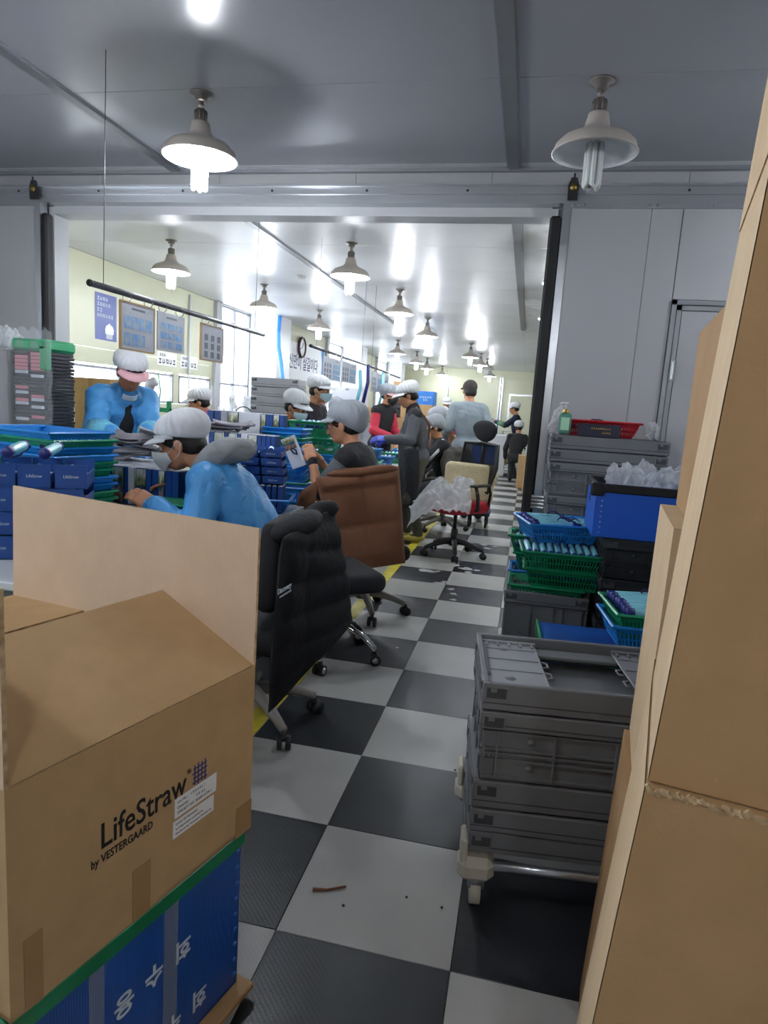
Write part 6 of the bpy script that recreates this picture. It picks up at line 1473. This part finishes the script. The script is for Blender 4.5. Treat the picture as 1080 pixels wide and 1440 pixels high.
# rack with white wire shelves
wr = thing('wire_rack', 'small wire rack with flat packs before the cartons', 'rack', (-1.46, 8.6, TZ))
for k in range(4): SB().tube([(-.15, -.1, .05+.05*k), (.15, -.1, .05+.05*k), (.15, .1, .05+.05*k), (-.15, .1, .05+.05*k)], .006, 6, close=True).build('wire_shelf', M_chrome, wr)
for sx in (-1, 1):
    for sy in (-1, 1): SB().cyl((sx*.15, sy*.1, 0), (sx*.15, sy*.1, .28), .006, 6).build('upright', M_chrome, wr)
bk_ = thing('black_cabinet', 'dark open cabinet with white frame at the far left', 'cabinet', (-3.25, 17.2, 0))
q = B(); q.b2((-.4, -.2, 0), (-.36, .2, 1.93)); q.b2((.36, -.2, 0), (.4, .2, 1.93)); q.b2((-.4, -.2, 1.89), (.4, .2, 1.93)); q.b2((-.4, .18, 0), (.4, .2, 1.93)); q.build('case', M_pwhite, bk_)
for k in range(9): B().b2((-.36, -.19, .2+.19*k), (.36, .18, .32+.19*k)).build('black_drawer', mat('black_drawer', '#17181c', .5), bk_)
fbox('brown carton lying on the dark far cabinet', -3.5, -3.0, 17.1, 1.935, 2.03, M_kraft, .35)
M_bx = mat('blue_printed_carton', '#2f7fd0', .5, var=(3, '#2a74c2', .5))
fbox('upper blue printed box at the far left wall', -2.82, -2.4, 17.0, 1.46, 1.82, M_bx, .5, 'blue_box', 'box', ((5, 2), M_wprint, .17)); fbox('blue box under the upper printed one at the far wall', -2.85, -2.35, 17.0, 0, 1.455, M_bx, .5, 'blue_box', 'box')
fbox('wide blue box right of the printed one behind the distant workers', -2.32, -1.85, 16.4, 0, 1.46, M_bx, .5, 'blue_box', 'box')
# blue trolley behind the mesh chair
tr = thing('blue_trolley', 'tall bright blue box on casters with black straps beside the mesh chair', 'trolley', (-.47, 7.95, 0))
B().bbox((0, 0, .59), (.25, .34, .82), .008).build('box_body', M_tub, tr)
for z in (.24, .5, .76, .985): B().bbox((0, 0, z), (.256, .346, .03), .004).build('strap', M_tubk, tr)
B().bbox((0, 0, .16), (.28, .38, .03), .006).build('base_plate', M_tubk, tr)
for sx in (-1, 1):
    for sy in (-1, 1): q = SB(); q.cyl((sx*.1-.012, sy*.15, .05), (sx*.1+.012, sy*.15, .05), .05, 12); q.mat(0).box((sx*.1, sy*.15, .115), (.03, .04, .06)); q.build('caster', M_wheel, tr)
# hand cart with carton far down the aisle, floor cartons by the jamb
hc = thing('hand_cart', 'far cart with green base carrying a brown panel', 'cart', (-.39, 16.6, 0))
B().bbox((0, 0, .2), (.4, .5, .05), .008).build('deck', M_green, hc); B().bbox((0, -.2, .55), (.36, .05, .62), .004).build('carton_panel', M_kraft, hc)
SB().tube([(-.18, .22, .2), (-.18, .22, .95), (.18, .22, .95), (.18, .22, .2)], .014, 8).build('push_bar', M_rod, hc)
for sx in (-1, 1):
    for sy in (-1, 1): SB().cyl((sx*.15-.015, sy*.18, .06), (sx*.15+.015, sy*.18, .06), .06, 12).build('wheel', M_wheel, hc)
fbox('brown carton on the floor behind the right jamb, lower', .02, .4, 12.1, 0, .46, M_kraft, .4); fbox('open brown carton behind the right jamb, upper', -.1, .3, 12.62, .0, .62, M_kraft, .4)
crumple('plastic_bag', 'pale plastic bag on the carton behind the right jamb', (.1, 12.82, .62), (.12, .12, .14), 31, film('white_plastic_bag', '#e9edf0', .35, .2), h=.02)
fm = thing('far_machine', 'grey desk machine under the reaching far worker', 'machine', (-.62, 15.3, 0))
B().bbox((0, 0, .45), (.4, .5, .9), .01).build('body', M_pill, fm); SB().lathe([(0, .28), (.04, .27), (.05, .1), (.06, 0)], 12, (-.1, 0, .9)).build('bottle', M_white, fm); SB().lathe([(.0, .36), (.025, .35), (.03, 0)], 10, (-.16, .1, .9)).build('dark_post', M_rubber, fm)
tw = thing('far_table', 'far work table behind the striped worker with small goods', 'table', (-1.9, 12.1, 0)); B().bbox((0, 0, .74), (1.1, 1.6, .03), .004).build('table_top', M_top, tw)
for sx in (-1, 1):
    for sy in (-1, 1): B().b2((sx*.5-.02, sy*.75-.02, 0), (sx*.5+.02, sy*.75+.02, .725)).build('leg', M_leg, tw)
# paint stains and litter on the floor
M_stain = mat('dried_white_paint', '#c9cac8', .7, var=(60, '#8f9294', .7))
for (x, y, r) in ((-.52, 5.72, .05), (-.40, 5.62, .06), (-.37, 5.5, .04), (-.71, 5.39, .07), (-.62, 5.42, .03), (-.56, 5.04, .05), (-.52, 5.1, .025), (-.42, 4.78, .035), (-.40, 4.62, .025), (-.45, 4.9, .03), (-.32, 6.8, .05), (-.42, 6.72, .04), (-.27, 6.62, .05), (-.2, 6.75, .03), (-.3, 5.62, .03), (-.78, 4.6, .02), (-.6, 3.52, .012), (-.75, 3.55, .01), (.0, 5.62, .03)):
    n = 14; rs = random.Random(int(x*1000)); pts = [(x+r*(.4+.9*rs.random())*math.cos(2*PI*k/n), y+r*(.4+.9*rs.random())*math.sin(2*PI*k/n)) for k in range(n)]
    B().prism(pts, .0002, .0009).build('paint_stain', M_stain, fl)
tag(SB().tube([(-.458, 1.583, .004), (-.42, 1.592, .004), (-.372, 1.62, .0045)], [.005, .0035, .003], 6).build('wood_splinter', mat('splinter_wood', '#7a5138', .7)), 'thin brown splinter lying on a white floor tile', 'splinter')
for i, (x, y) in enumerate(((-.14, 2.33), (-.2, 1.63), (-.1, 1.62), (-.36, 1.55))): tag(B().bbox((x, y, .004), (.008, .006, .006), .002, rotm(0, 0, i)).build('floor_crumb', M_dark), 'tiny dark crumb on a white tile, %s' % ('near the dolly back', 'left of the dolly caster', 'right beside the dolly caster', 'nearest the splinter')[i], 'crumb')
